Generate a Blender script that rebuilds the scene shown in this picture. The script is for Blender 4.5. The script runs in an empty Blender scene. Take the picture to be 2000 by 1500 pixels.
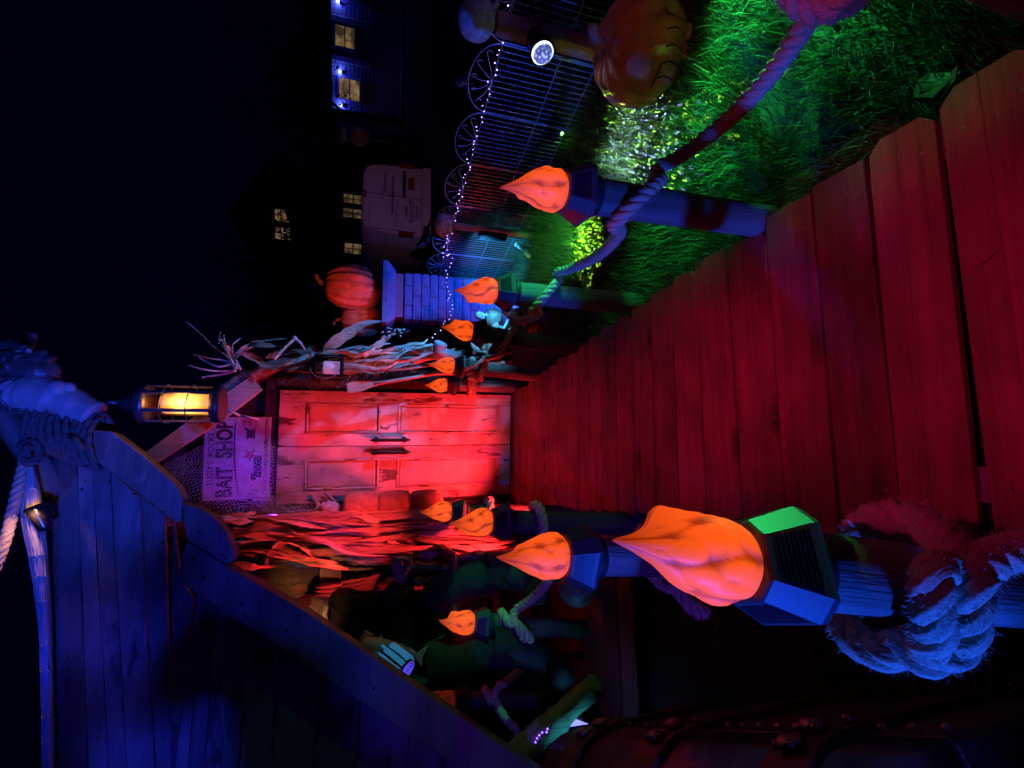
import bpy, math, random
import numpy as np
from mathutils import Vector, Matrix, Euler
R = math.radians
PI = math.pi
rnd = random.Random(11)
rng = np.random.default_rng(11)
scene = bpy.context.scene
C = scene.collection

# ------------------------------------------------------------------ camera
YAW, PITCH, ROLL, EYE = 0.23250629, 0.30020836, 0.02988141, 1.15359939
FPX = 900.0                                     # focal length in pixels of a 2000 px long side
fw = Vector((math.sin(YAW)*math.cos(PITCH), math.cos(YAW)*math.cos(PITCH), -math.sin(PITCH)))
r0 = Vector((math.cos(YAW), -math.sin(YAW), 0)); u0 = r0.cross(fw)
rt = math.cos(ROLL)*r0 + math.sin(ROLL)*u0
up = -math.sin(ROLL)*r0 + math.cos(ROLL)*u0
eye = Vector((0, 0, EYE))
cd = bpy.data.cameras.new('camera'); cam = bpy.data.objects.new('camera', cd); C.objects.link(cam)
cd.sensor_width = 36; cd.lens = 36*FPX/2000; cd.clip_start = 0.03; cd.clip_end = 400
M = Matrix((-up, rt, -fw)).transposed().to_4x4(); M.translation = eye      # the phone was held turned a quarter: up is left in the picture
cam.matrix_world = M
scene.camera = cam

def P(x, y, Y):
    """surveyed point: the place seen at (x, y) that stands at distance Y along the boardwalk"""
    d = fw + rt*((1500-y-750)/FPX) - up*((x-1000)/FPX)
    return eye + d*(Y/d.y)
def G(x, y, z=-0.06):
    d = fw + rt*((1500-y-750)/FPX) - up*((x-1000)/FPX)
    return eye + d*((z-EYE)/d.z)

# ------------------------------------------------------------------ night sky, moon, exposure
w = bpy.data.worlds.new('World'); scene.world = w; w.use_nodes = True
nt = w.node_tree
bg = nt.nodes['Background']
sky = nt.nodes.new('ShaderNodeTexSky'); sky.sky_type = 'NISHITA'; sky.sun_disc = False
sky.sun_elevation = R(-1.0); sky.sun_rotation = R(200)
nt.links.new(sky.outputs[0], bg.inputs[0]); bg.inputs[1].default_value = 0.016; sky.ozone_density = 10; sky.dust_density = 0
sl = bpy.data.lights.new('moon', 'SUN'); sl.energy = 0.004; sl.angle = R(0.5); sl.color = (0.8, 0.85, 1.0)
so = bpy.data.objects.new('moon', sl); C.objects.link(so); so.rotation_euler = Euler((R(50), 0, R(160)))
scene.view_settings.view_transform = 'Standard'
scene.view_settings.look = 'None'
scene.view_settings.exposure = 0
scene.view_settings.gamma = 1
scene.view_settings.use_curve_mapping = False

def lamp(kind, name, loc, energy, color, target=None, cone=60, blend=0.4, radius=0.03):
    l = bpy.data.lights.new(name, kind); l.energy = energy; l.color = color; l.shadow_soft_size = radius
    o = bpy.data.objects.new(name, l); C.objects.link(o); o.location = loc
    if kind == 'SPOT':
        l.spot_size = R(cone); l.spot_blend = blend
        o.rotation_euler = (Vector(target)-Vector(loc)).to_track_quat('-Z', 'Y').to_euler()
    return o
RED = (1.0, 0.02, 0.03); BLUE = (0.045, 0.075, 1.0); GREEN = (0.03, 1.0, 0.22); CYAN = (0.03, 0.42, 1.0)
UV = (0.14, 0.015, 1.0); AMBER = (1.0, 0.33, 0.06)
def patterned(o, scale, lo, hi, kind='noise'):
    """a lamp with noise or dots put into its strength"""
    l = o.data; l.use_nodes = True; n = l.node_tree.nodes; K_ = l.node_tree.links; em = n['Emission']
    tc = n.new('ShaderNodeTexCoord')
    if kind == 'noise':
        tx = n.new('ShaderNodeTexNoise'); tx.inputs['Scale'].default_value = scale; tx.inputs['Detail'].default_value = 1.5
        mr = n.new('ShaderNodeMapRange'); mr.inputs[1].default_value = 0.42; mr.inputs[2].default_value = 0.60; mr.inputs[3].default_value = lo; mr.inputs[4].default_value = hi
        K_.new(tc.outputs['Normal'], tx.inputs['Vector']); K_.new(tx.outputs[0], mr.inputs[0]); K_.new(mr.outputs[0], em.inputs['Strength'])
    else:
        tx = n.new('ShaderNodeTexVoronoi'); tx.inputs['Scale'].default_value = scale; K_.new(tc.outputs['Normal'], tx.inputs['Vector'])
        lt = n.new('ShaderNodeMath'); lt.operation = 'LESS_THAN'; lt.inputs[1].default_value = lo; K_.new(tx.outputs['Distance'], lt.inputs[0]); K_.new(lt.outputs[0], em.inputs['Strength'])
    return o
# coloured floodlights of the display, and spots added as fill
lamp('SPOT', 'red_flood_by_door', (-0.10, 3.22, 0.30), 108, RED, (0.42, 3.72, 0.80), 120, 1.0, 0.02)
lamp('SPOT', 'red_flood_posts', (-0.06, 2.98, 0.16), 22, RED, (0.84, 3.25, 0.30), 62, 0.6, 0.02)
lamp('SPOT', 'red_flood_husks', (-0.17, 2.48, 0.10), 150, (1.0, 0.02, 0.03), (-0.27, 3.1, 0.95), 72, 0.6, 0.03)
lamp('SPOT', 'fill_husk_tops', (0.08, 2.35, 0.95), 52, (1.0, 0.035, 0.05), (-0.17, 3.2, 1.38), 66, 0.8, 0.03)  # added spot in mid-air, lifts the dark upper husks
REDM = (1.0, 0.008, 0.23)
lamp('SPOT', 'red_flood_deck', (0.34, -0.35, 2.9), 100, REDM, (0.34, 0.66, 0.0), 23, 0.8, 0.04)
lamp('SPOT', 'red_flood_deck', (0.34, -0.35, 2.9), 165, REDM, (0.32, 1.42, 0.0), 19, 0.9, 0.04)
lamp('SPOT', 'red_flood_deck', (0.34, -0.35, 2.9), 210, REDM, (0.33, 2.45, 0.0), 16, 0.9, 0.04)
patterned(lamp('SPOT', 'blue_flood_hull', (-1.2, -1.4, 0.75), 430, (0.012, 0.03, 1.0), (-0.82, 2.0, 2.10), 40, 1.0, 0.02), 7.5, 0.03, 1.35)  # noise in the strength stands in for blotchy shadows on the planks
lamp('SPOT', 'blue_flood_figurehead', (-1.2, -1.4, 0.78), 620, (0.02, 0.06, 1.0), (0.26, 1.95, 2.12), 17, 0.8, 0.02)
lamp('SPOT', 'blue_flood_posts', (-2.0, -0.2, 0.85), 420, (0.008, 0.07, 1.0), (0.42, 0.93, 0.57), 28, 0.6, 0.03)
patterned(lamp('SPOT', 'green_flood_lawn', (1.95, 0.70, 0.38), 235, GREEN, (1.30, 0.92, -0.06), 100, 1.0, 0.006), 6.0, 0.22, 1.15)  # noise put into the strength makes the lawn light patchy
lamp('SPOT', 'green_flood_torch', (2.0, 0.72, 0.12), 150, GREEN, (-0.105, 0.50, 0.66), 6.5, 0.5, 0.02)
lamp('SPOT', 'green_flood_low', (2.0, 0.72, 0.12), 16, GREEN, (0.86, 1.35, 0.40), 32, 0.6, 0.02)
lamp('SPOT', 'fill_stalks_blue', (1.55, 2.75, 0.5), 85, (0.05, 0.25, 1.0), (0.98, 3.42, 1.25), 78, 0.7, 0.02)  # extra blue fill so the right-hand corn leaves show
lamp('SPOT', 'fill_chest_violet', (-1.2, -1.4, 1.7), 170, (0.10, 0.03, 1.0), (-0.8, 1.25, 0.5), 34, 1.0, 0.03)  # added violet fill for the dark chest
lamp('SPOT', 'fill_pumpkin_red', (1.0, -0.1, 1.1), 11, (1.0, 0.22, 0.26), (1.80, 1.33, 0.10), 22, 0.8, 0.03)  # no fixture here: spot added to lift the dark pumpkin
lamp('SPOT', 'teal_flood_porch', (-1.25, 1.92, 0.28), 13, (0.04, 0.65, 0.9), (-0.6, 2.55, 0.5), 80, 0.7, 0.02)
lamp('SPOT', 'fill_skeleton_cyan', (1.36, 2.72, 0.28), 16, (0.06, 0.5, 1.0), (1.05, 3.2, 0.40), 70, 0.7, 0.02)  # added cyan fill, the bones stay unlit without it
lamp('SPOT', 'green_flood_dummy', (2.06, 0.90, 0.42), 160, (0.03, 1.0, 0.35), (-0.55, 2.62, 0.62), 15, 0.8, 0.02)
lamp('SPOT', 'fill_stalks_pink', (0.80, 2.95, 0.85), 9, (1.0, 0.10, 0.10), (1.08, 3.45, 1.45), 70, 0.7, 0.02)  # extra pink fill on the same corn leaves
lamp('SPOT', 'cyan_flood', (1.78, 3.0, 0.42), 60, CYAN, (1.95, 3.5, 0.05), 75, 0.6, 0.02)
lamp('SPOT', 'blue_flood_pillar', (1.28, 2.80, 0.14), 140, (0.006, 0.085, 1.0), (1.66, 3.9, 0.55), 66, 0.6, 0.02)
lamp('SPOT', 'uv_spot_sign', (-0.10, 3.1, 1.66), 44, UV, (0.20, 3.66, 2.04), 50, 0.9, 0.02)
lamp('SPOT', 'amber_spot_porch', (-0.66, 2.15, 1.62), 13, (1.0, 0.36, 0.14), (-0.48, 3.4, 1.30), 40, 0.7, 0.03)
lamp('SPOT', 'orange_spot_pumpkins', (1.36, 3.2, 1.22), 15, (1.0, 0.10, 0.05), (1.64, 3.98, 1.42), 50, 0.5, 0.02)
lamp('SPOT', 'fill_van', (2.35, 3.7, 0.95), 95, (1.0, 0.34, 0.55), (7.3, 10.3, 0.6), 30, 0.8, 0.05)  # spot added by the fence to brighten the van

# ------------------------------------------------------------------ materials
def nodes(name):
    m = bpy.data.materials.new(name); m.use_nodes = True
    n = m.node_tree.nodes; return m, n, m.node_tree.links, n['Principled BSDF']
def col(c): return (c[0], c[1], c[2], 1)
def plain(name, c, rough=0.6, metal=0.0, noise=0, var=0.25, bump=0.0, spec=0.5, bscale=None):
    m, n, L, b = nodes(name)
    b.inputs['Base Color'].default_value = col(c); b.inputs['Roughness'].default_value = rough
    b.inputs['Metallic'].default_value = metal; b.inputs['Specular IOR Level'].default_value = spec
    if noise:
        tc = n.new('ShaderNodeTexCoord'); nz = n.new('ShaderNodeTexNoise'); nz.inputs['Scale'].default_value = noise; nz.inputs['Detail'].default_value = 5
        L.new(tc.outputs['Object'], nz.inputs['Vector'])
        r = n.new('ShaderNodeValToRGB'); r.color_ramp.elements[0].position = 0.3; r.color_ramp.elements[1].position = 0.7
        r.color_ramp.elements[0].color = col([v*(1-var) for v in c]); r.color_ramp.elements[1].color = col([min(1, v*(1+var)) for v in c])
        L.new(nz.outputs[0], r.inputs[0]); L.new(r.outputs[0], b.inputs['Base Color'])
        if bump:
            bp = n.new('ShaderNodeBump'); bp.inputs['Strength'].default_value = bump; bp.inputs['Distance'].default_value = 0.01
            nz2 = nz
            if bscale:
                nz2 = n.new('ShaderNodeTexNoise'); nz2.inputs['Scale'].default_value = bscale; nz2.inputs['Detail'].default_value = 4
                L.new(tc.outputs['Object'], nz2.inputs['Vector'])
            L.new(nz2.outputs[0], bp.inputs['Height']); L.new(bp.outputs[0], b.inputs['Normal'])
    return m
def glow(name, c, strength, diff=None):
    m, n, L, b = nodes(name)
    b.inputs['Base Color'].default_value = col(diff or c); b.inputs['Emission Color'].default_value = col(c)
    b.inputs['Emission Strength'].default_value = strength; b.inputs['Roughness'].default_value = 0.5
    return m
def wood(name, dark, light, axis=0, rough=0.6, grain=14, bump=0.35, knots=0.0, groove=False, spec=0.35, stain=None):
    m, n, L, b = nodes(name)
    b.inputs['Roughness'].default_value = rough; b.inputs['Specular IOR Level'].default_value = spec
    tc = n.new('ShaderNodeTexCoord'); oi = n.new('ShaderNodeObjectInfo')
    off = n.new('ShaderNodeVectorMath'); off.operation = 'MULTIPLY_ADD'
    off.inputs[1].default_value = (1, 1, 1)
    cx = n.new('ShaderNodeCombineXYZ'); mul = n.new('ShaderNodeMath'); mul.operation = 'MULTIPLY'; mul.inputs[1].default_value = 37.0
    L.new(oi.outputs['Random'], mul.inputs[0])
    for k in range(3): L.new(mul.outputs[0], cx.inputs[k])
    L.new(tc.outputs['Object'], off.inputs[0]); L.new(cx.outputs[0], off.inputs[2])
    mp = n.new('ShaderNodeMapping'); s = [grain]*3; s[axis] = grain*0.06; mp.inputs['Scale'].default_value = s
    L.new(off.outputs[0], mp.inputs[0])
    nz = n.new('ShaderNodeTexNoise'); nz.inputs['Scale'].default_value = 3.0; nz.inputs['Detail'].default_value = 8; nz.inputs['Roughness'].default_value = 0.65
    nz.inputs['Distortion'].default_value = 0.6
    L.new(mp.outputs[0], nz.inputs['Vector'])
    fine = n.new('ShaderNodeTexNoise'); fine.inputs['Scale'].default_value = 14.0; fine.inputs['Detail'].default_value = 3
    L.new(mp.outputs[0], fine.inputs['Vector'])
    r = n.new('ShaderNodeValToRGB'); r.color_ramp.elements[0].position = 0.28; r.color_ramp.elements[1].position = 0.72
    r.color_ramp.elements[0].color = col(dark); r.color_ramp.elements[1].color = col(light)
    L.new(nz.outputs[0], r.inputs[0])
    # board to board tone
    hv = n.new('ShaderNodeHueSaturation'); mr = n.new('ShaderNodeMapRange'); mr.inputs[3].default_value = 0.7; mr.inputs[4].default_value = 1.25
    L.new(oi.outputs['Random'], mr.inputs[0]); L.new(mr.outputs[0], hv.inputs['Value']); L.new(r.outputs[0], hv.inputs['Color'])
    last = hv.outputs[0]
    # broad weathering
    bz = n.new('ShaderNodeTexNoise'); bz.inputs['Scale'].default_value = 4.0; bz.inputs['Detail'].default_value = 4; L.new(off.outputs[0], bz.inputs['Vector'])
    br = n.new('ShaderNodeMapRange'); br.inputs[1].default_value = 0.35; br.inputs[2].default_value = 0.65; br.inputs[3].default_value = 0.62; br.inputs[4].default_value = 1.1
    L.new(bz.outputs[0], br.inputs[0])
    mx = n.new('ShaderNodeMix'); mx.data_type = 'RGBA'; mx.blend_type = 'MULTIPLY'; mx.inputs[0].default_value = 1
    L.new(last, mx.inputs[6]); L.new(br.outputs[0], mx.inputs[7]); last = mx.outputs[2]
    if knots:
        km = n.new('ShaderNodeMapping'); ks = [9.0]*3; ks[axis] = 3.6; km.inputs['Scale'].default_value = ks
        L.new(off.outputs[0], km.inputs[0])
        vo = n.new('ShaderNodeTexVoronoi'); vo.inputs['Scale'].default_value = 0.8; vo.inputs['Randomness'].default_value = 1
        L.new(km.outputs[0], vo.inputs['Vector'])
        kr = n.new('ShaderNodeValToRGB'); kr.color_ramp.elements[0].position = 0.05*knots; kr.color_ramp.elements[1].position = 0.17*knots
        kr.color_ramp.elements[0].color = (0.22, 0.18, 0.16, 1); kr.color_ramp.elements[1].color = (1, 1, 1, 1)
        L.new(vo.outputs['Distance'], kr.inputs[0])
        mk = n.new('ShaderNodeMix'); mk.data_type = 'RGBA'; mk.blend_type = 'MULTIPLY'; mk.inputs[0].default_value = 1
        L.new(last, mk.inputs[6]); L.new(kr.outputs[0], mk.inputs[7]); last = mk.outputs[2]
    if stain:
        st = n.new('ShaderNodeTexNoise'); st.inputs['Scale'].default_value = stain[1]; st.inputs['Detail'].default_value = 8; st.inputs['Roughness'].default_value = 0.7
        sm = n.new('ShaderNodeMapping'); ss = [1.0]*3; ss[axis] = 0.3; sm.inputs['Scale'].default_value = ss
        L.new(off.outputs[0], sm.inputs[0]); L.new(sm.outputs[0], st.inputs['Vector'])
        sr = n.new('ShaderNodeValToRGB'); sr.color_ramp.elements[0].position = stain[2]; sr.color_ramp.elements[1].position = stain[2]+0.05
        sr.color_ramp.elements[0].color = (0, 0, 0, 1); sr.color_ramp.elements[1].color = (1, 1, 1, 1)
        L.new(st.outputs[0], sr.inputs[0])
        ms = n.new('ShaderNodeMix'); ms.data_type = 'RGBA'; L.new(sr.outputs[0], ms.inputs[0])
        L.new(last, ms.inputs[6]); ms.inputs[7].default_value = col(stain[0]); last = ms.outputs[2]
    L.new(last, b.inputs['Base Color'])
    ad = n.new('ShaderNodeMath'); ad.operation = 'ADD'; L.new(nz.outputs[0], ad.inputs[0]); L.new(fine.outputs[0], ad.inputs[1])
    h = ad.outputs[0]
    if groove:                                  # the saw kerf scored along the middle of each picket
        sx = n.new('ShaderNodeSeparateXYZ'); L.new(tc.outputs['Object'], sx.inputs[0])
        ab = n.new('ShaderNodeMath'); ab.operation = 'ABSOLUTE'; sb = n.new('ShaderNodeMath'); sb.operation = 'SUBTRACT'; sb.inputs[1].default_value = 0.008
        L.new(sx.outputs[1], sb.inputs[0]); L.new(sb.outputs[0], ab.inputs[0])
        gr = n.new('ShaderNodeMapRange'); gr.inputs[1].default_value = 0.0; gr.inputs[2].default_value = 0.0022; gr.inputs[3].default_value = -2.0; gr.inputs[4].default_value = 0.0
        L.new(ab.outputs[0], gr.inputs[0])
        a2 = n.new('ShaderNodeMath'); a2.operation = 'ADD'; L.new(h, a2.inputs[0]); L.new(gr.outputs[0], a2.inputs[1]); h = a2.outputs[0]
    bp = n.new('ShaderNodeBump'); bp.inputs['Strength'].default_value = bump; bp.inputs['Distance'].default_value = 0.004
    L.new(h, bp.inputs['Height']); L.new(bp.outputs[0], b.inputs['Normal'])
    return m

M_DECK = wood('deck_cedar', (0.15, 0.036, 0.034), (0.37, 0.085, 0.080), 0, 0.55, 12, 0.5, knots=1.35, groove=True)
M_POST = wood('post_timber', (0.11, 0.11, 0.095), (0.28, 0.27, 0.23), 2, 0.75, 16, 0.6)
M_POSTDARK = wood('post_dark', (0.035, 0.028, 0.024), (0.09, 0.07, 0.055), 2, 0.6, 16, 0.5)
M_HULL = wood('hull_plank', (0.13, 0.115, 0.10), (0.25, 0.22, 0.19), 0, 0.6, 10, 0.6, stain=((0.05, 0.042, 0.038), 7.0, 0.565))
M_STEM = wood('stem_timber', (0.12, 0.10, 0.08), (0.24, 0.20, 0.165), 0, 0.65, 9, 0.6, stain=((0.42, 0.33, 0.22), 9.0, 0.62))
M_DOOR = wood('door_paint', (0.56, 0.50, 0.44), (0.66, 0.60, 0.53), 2, 0.5, 7, 0.35, stain=((0.13, 0.085, 0.06), 13.0, 0.555))
M_DOORP = wood('door_panel_paint', (0.58, 0.52, 0.46), (0.66, 0.60, 0.54), 2, 0.5, 6, 0.25, stain=((0.17, 0.115, 0.085), 11.0, 0.60))
M_SIDING = wood('dark_siding', (0.03, 0.022, 0.02), (0.07, 0.05, 0.045), 0, 0.5, 10, 0.4)
M_LOG = wood('bark_log', (0.10, 0.075, 0.055), (0.42, 0.33, 0.24), 2, 0.85, 9, 1.0)
M_TAN = wood('tan_timber', (0.34, 0.25, 0.16), (0.56, 0.43, 0.29), 2, 0.8, 10, 0.7)
M_PINK = wood('gable_board', (0.42, 0.36, 0.30), (0.68, 0.60, 0.52), 2, 0.75, 12, 0.8)
M_CHEST = wood('chest_wood', (0.05, 0.028, 0.022), (0.15, 0.085, 0.055), 0, 0.45, 10, 0.4)
M_CHESTM = plain('chest_plate', (0.11, 0.10, 0.10), 0.42, 0.6, 18, 0.5, 0.4)
M_BRASS = plain('old_brass', (0.28, 0.22, 0.16), 0.35, 0.9, 20, 0.4)
M_BLACK = plain('black_plastic', (0.012, 0.012, 0.013), 0.22)
M_BLACKM = plain('black_matte', (0.012, 0.012, 0.012), 0.7)
M_IRON = plain('black_iron', (0.015, 0.014, 0.014), 0.45, 0.5, 60, 0.4, 0.3)
M_WIRE = plain('grey_wire', (0.42, 0.42, 0.46), 0.4, 0.6)
M_SOIL = plain('soil', (0.022, 0.017, 0.013), 0.95, 0, 9, 0.5, 0.8)
M_ASPH = plain('asphalt', (0.045, 0.043, 0.045), 0.9, 0, 30, 0.3, 0.4)
M_CONC = plain('kerb_concrete', (0.22, 0.20, 0.19), 0.9, 0, 12, 0.25, 0.4)
M_STRAW = plain('straw', (0.50, 0.40, 0.24), 0.8)

def solar():
    m, n, L, b = nodes('solar_cells')
    tc = n.new('ShaderNodeTexCoord'); wv = n.new('ShaderNodeTexWave'); wv.wave_type = 'BANDS'; wv.bands_direction = 'Z'
    wv.inputs['Scale'].default_value = 70; L.new(tc.outputs['Object'], wv.inputs['Vector'])
    r = n.new('ShaderNodeValToRGB'); r.color_ramp.elements[0].color = (0.006, 0.006, 0.012, 1); r.color_ramp.elements[1].color = (0.03, 0.03, 0.045, 1)
    r.color_ramp.elements[0].position = 0.6
    L.new(wv.outputs[0], r.inputs[0]); L.new(r.outputs[0], b.inputs['Base Color']); b.inputs['Roughness'].default_value = 0.3
    return m
M_SOLAR = solar()
M_CAP = plain('torch_cap_plastic', (0.055, 0.055, 0.06), 0.42)
M_CAPP = plain('torch_cap_facet', (0.10, 0.10, 0.105), 0.55)
def flame_mat(name, k):
    m, n, L, b = nodes(name)
    b.inputs['Base Color'].default_value = (0.16, 0.07, 0.05, 1); b.inputs['Roughness'].default_value = 0.5
    b.inputs['Specular IOR Level'].default_value = 0.3
    at = n.new('ShaderNodeAttribute'); at.attribute_name = 'shell'
    r = n.new('ShaderNodeValToRGB'); r.color_ramp.elements[0].color = (0.50, 0.030, 0.004, 1); r.color_ramp.elements[1].color = (1.0, 0.098, 0.008, 1)
    L.new(at.outputs['Fac'], r.inputs[0]); L.new(r.outputs[0], b.inputs['Emission Color'])
    mr = n.new('ShaderNodeMapRange'); mr.inputs[3].default_value = 0.25*k; mr.inputs[4].default_value = 1.0*k
    L.new(at.outputs['Fac'], mr.inputs[0]); L.new(mr.outputs[0], b.inputs['Emission Strength'])
    return m
M_FLAME = flame_mat('flame_shell_lit', 1.0)
M_FLAMEDIM = flame_mat('flame_shell_dim', 0.06)

def rope_mat(name, c):
    m, n, L, b = nodes(name)
    tc = n.new('ShaderNodeTexCoord'); nz = n.new('ShaderNodeTexNoise'); nz.inputs['Scale'].default_value = 260; nz.inputs['Detail'].default_value = 3
    L.new(tc.outputs['Object'], nz.inputs['Vector'])
    r = n.new('ShaderNodeValToRGB'); r.color_ramp.elements[0].position = 0.3; r.color_ramp.elements[1].position = 0.7
    r.color_ramp.elements[0].color = col([v*0.6 for v in c]); r.color_ramp.elements[1].color = col(c)
    L.new(nz.outputs[0], r.inputs[0]); L.new(r.outputs[0], b.inputs['Base Color']); b.inputs['Roughness'].default_value = 0.9
    b.inputs['Specular IOR Level'].default_value = 0.1
    bp = n.new('ShaderNodeBump'); bp.inputs['Strength'].default_value = 0.7; bp.inputs['Distance'].default_value = 0.002
    L.new(nz.outputs[0], bp.inputs['Height']); L.new(bp.outputs[0], b.inputs['Normal'])
    return m
M_ROPE = rope_mat('manila', (0.62, 0.50, 0.33)); M_ROPED = rope_mat('dark_rope', (0.16, 0.14, 0.12)); M_ROPEB = rope_mat('striped_rope', (0.30, 0.33, 0.36))
M_FUZZ = plain('rope_fibre', (0.66, 0.54, 0.37), 0.8)

def leafy(name, c1, c2, trans=0.0, rough=0.6):
    m, n, L, b = nodes(name)
    g = n.new('ShaderNodeNewGeometry'); r = n.new('ShaderNodeValToRGB')
    r.color_ramp.elements[0].color = col(c1); r.color_ramp.elements[1].color = col(c2)
    L.new(g.outputs['Random Per Island'], r.inputs[0]); L.new(r.outputs[0], b.inputs['Base Color']); b.inputs['Roughness'].default_value = rough
    b.inputs['Specular IOR Level'].default_value = 0.4
    return m
M_GRASS = leafy('grass_blades', (0.035, 0.075, 0.02), (0.13, 0.19, 0.06), rough=0.6)
M_DRYG = leafy('dry_stems', (0.10, 0.08, 0.05), (0.34, 0.28, 0.18))
M_LEAFD = leafy('night_foliage', (0.02, 0.035, 0.015), (0.06, 0.09, 0.03))
def husk_mat(name, c1, c2):
    m, n, L, b = nodes(name)
    tc = n.new('ShaderNodeTexCoord'); oi = n.new('ShaderNodeObjectInfo')
    mp = n.new('ShaderNodeMapping'); mp.inputs['Scale'].default_value = (90, 90, 6); L.new(tc.outputs['Object'], mp.inputs[0])
    nz = n.new('ShaderNodeTexNoise'); nz.inputs['Scale'].default_value = 1.0; nz.inputs['Detail'].default_value = 4; L.new(mp.outputs[0], nz.inputs['Vector'])
    r = n.new('ShaderNodeValToRGB'); r.color_ramp.elements[0].color = col(c1); r.color_ramp.elements[1].color = col(c2)
    r.color_ramp.elements[0].position = 0.3; r.color_ramp.elements[1].position = 0.65
    L.new(nz.outputs[0], r.inputs[0])
    hv = n.new('ShaderNodeHueSaturation'); mr = n.new('ShaderNodeMapRange'); mr.inputs[3].default_value = 0.55; mr.inputs[4].default_value = 1.25
    L.new(oi.outputs['Random'], mr.inputs[0]); L.new(mr.outputs[0], hv.inputs['Value']); L.new(r.outputs[0], hv.inputs['Color'])
    L.new(hv.outputs[0], b.inputs['Base Color']); b.inputs['Roughness'].default_value = 0.7
    bp = n.new('ShaderNodeBump'); bp.inputs['Strength'].default_value = 0.6; bp.inputs['Distance'].default_value = 0.004
    L.new(nz.outputs[0], bp.inputs['Height']); L.new(bp.outputs[0], b.inputs['Normal'])
    return m
M_HUSK = husk_mat('corn_husk', (0.30, 0.23, 0.14), (0.62, 0.52, 0.36))
M_BONE = plain('bone', (0.62, 0.58, 0.50), 0.6, 0, 25, 0.3, 0.3)
M_TWIG = plain('pale_twig', (0.50, 0.46, 0.40), 0.8, 0, 40, 0.3, 0.3)

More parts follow.
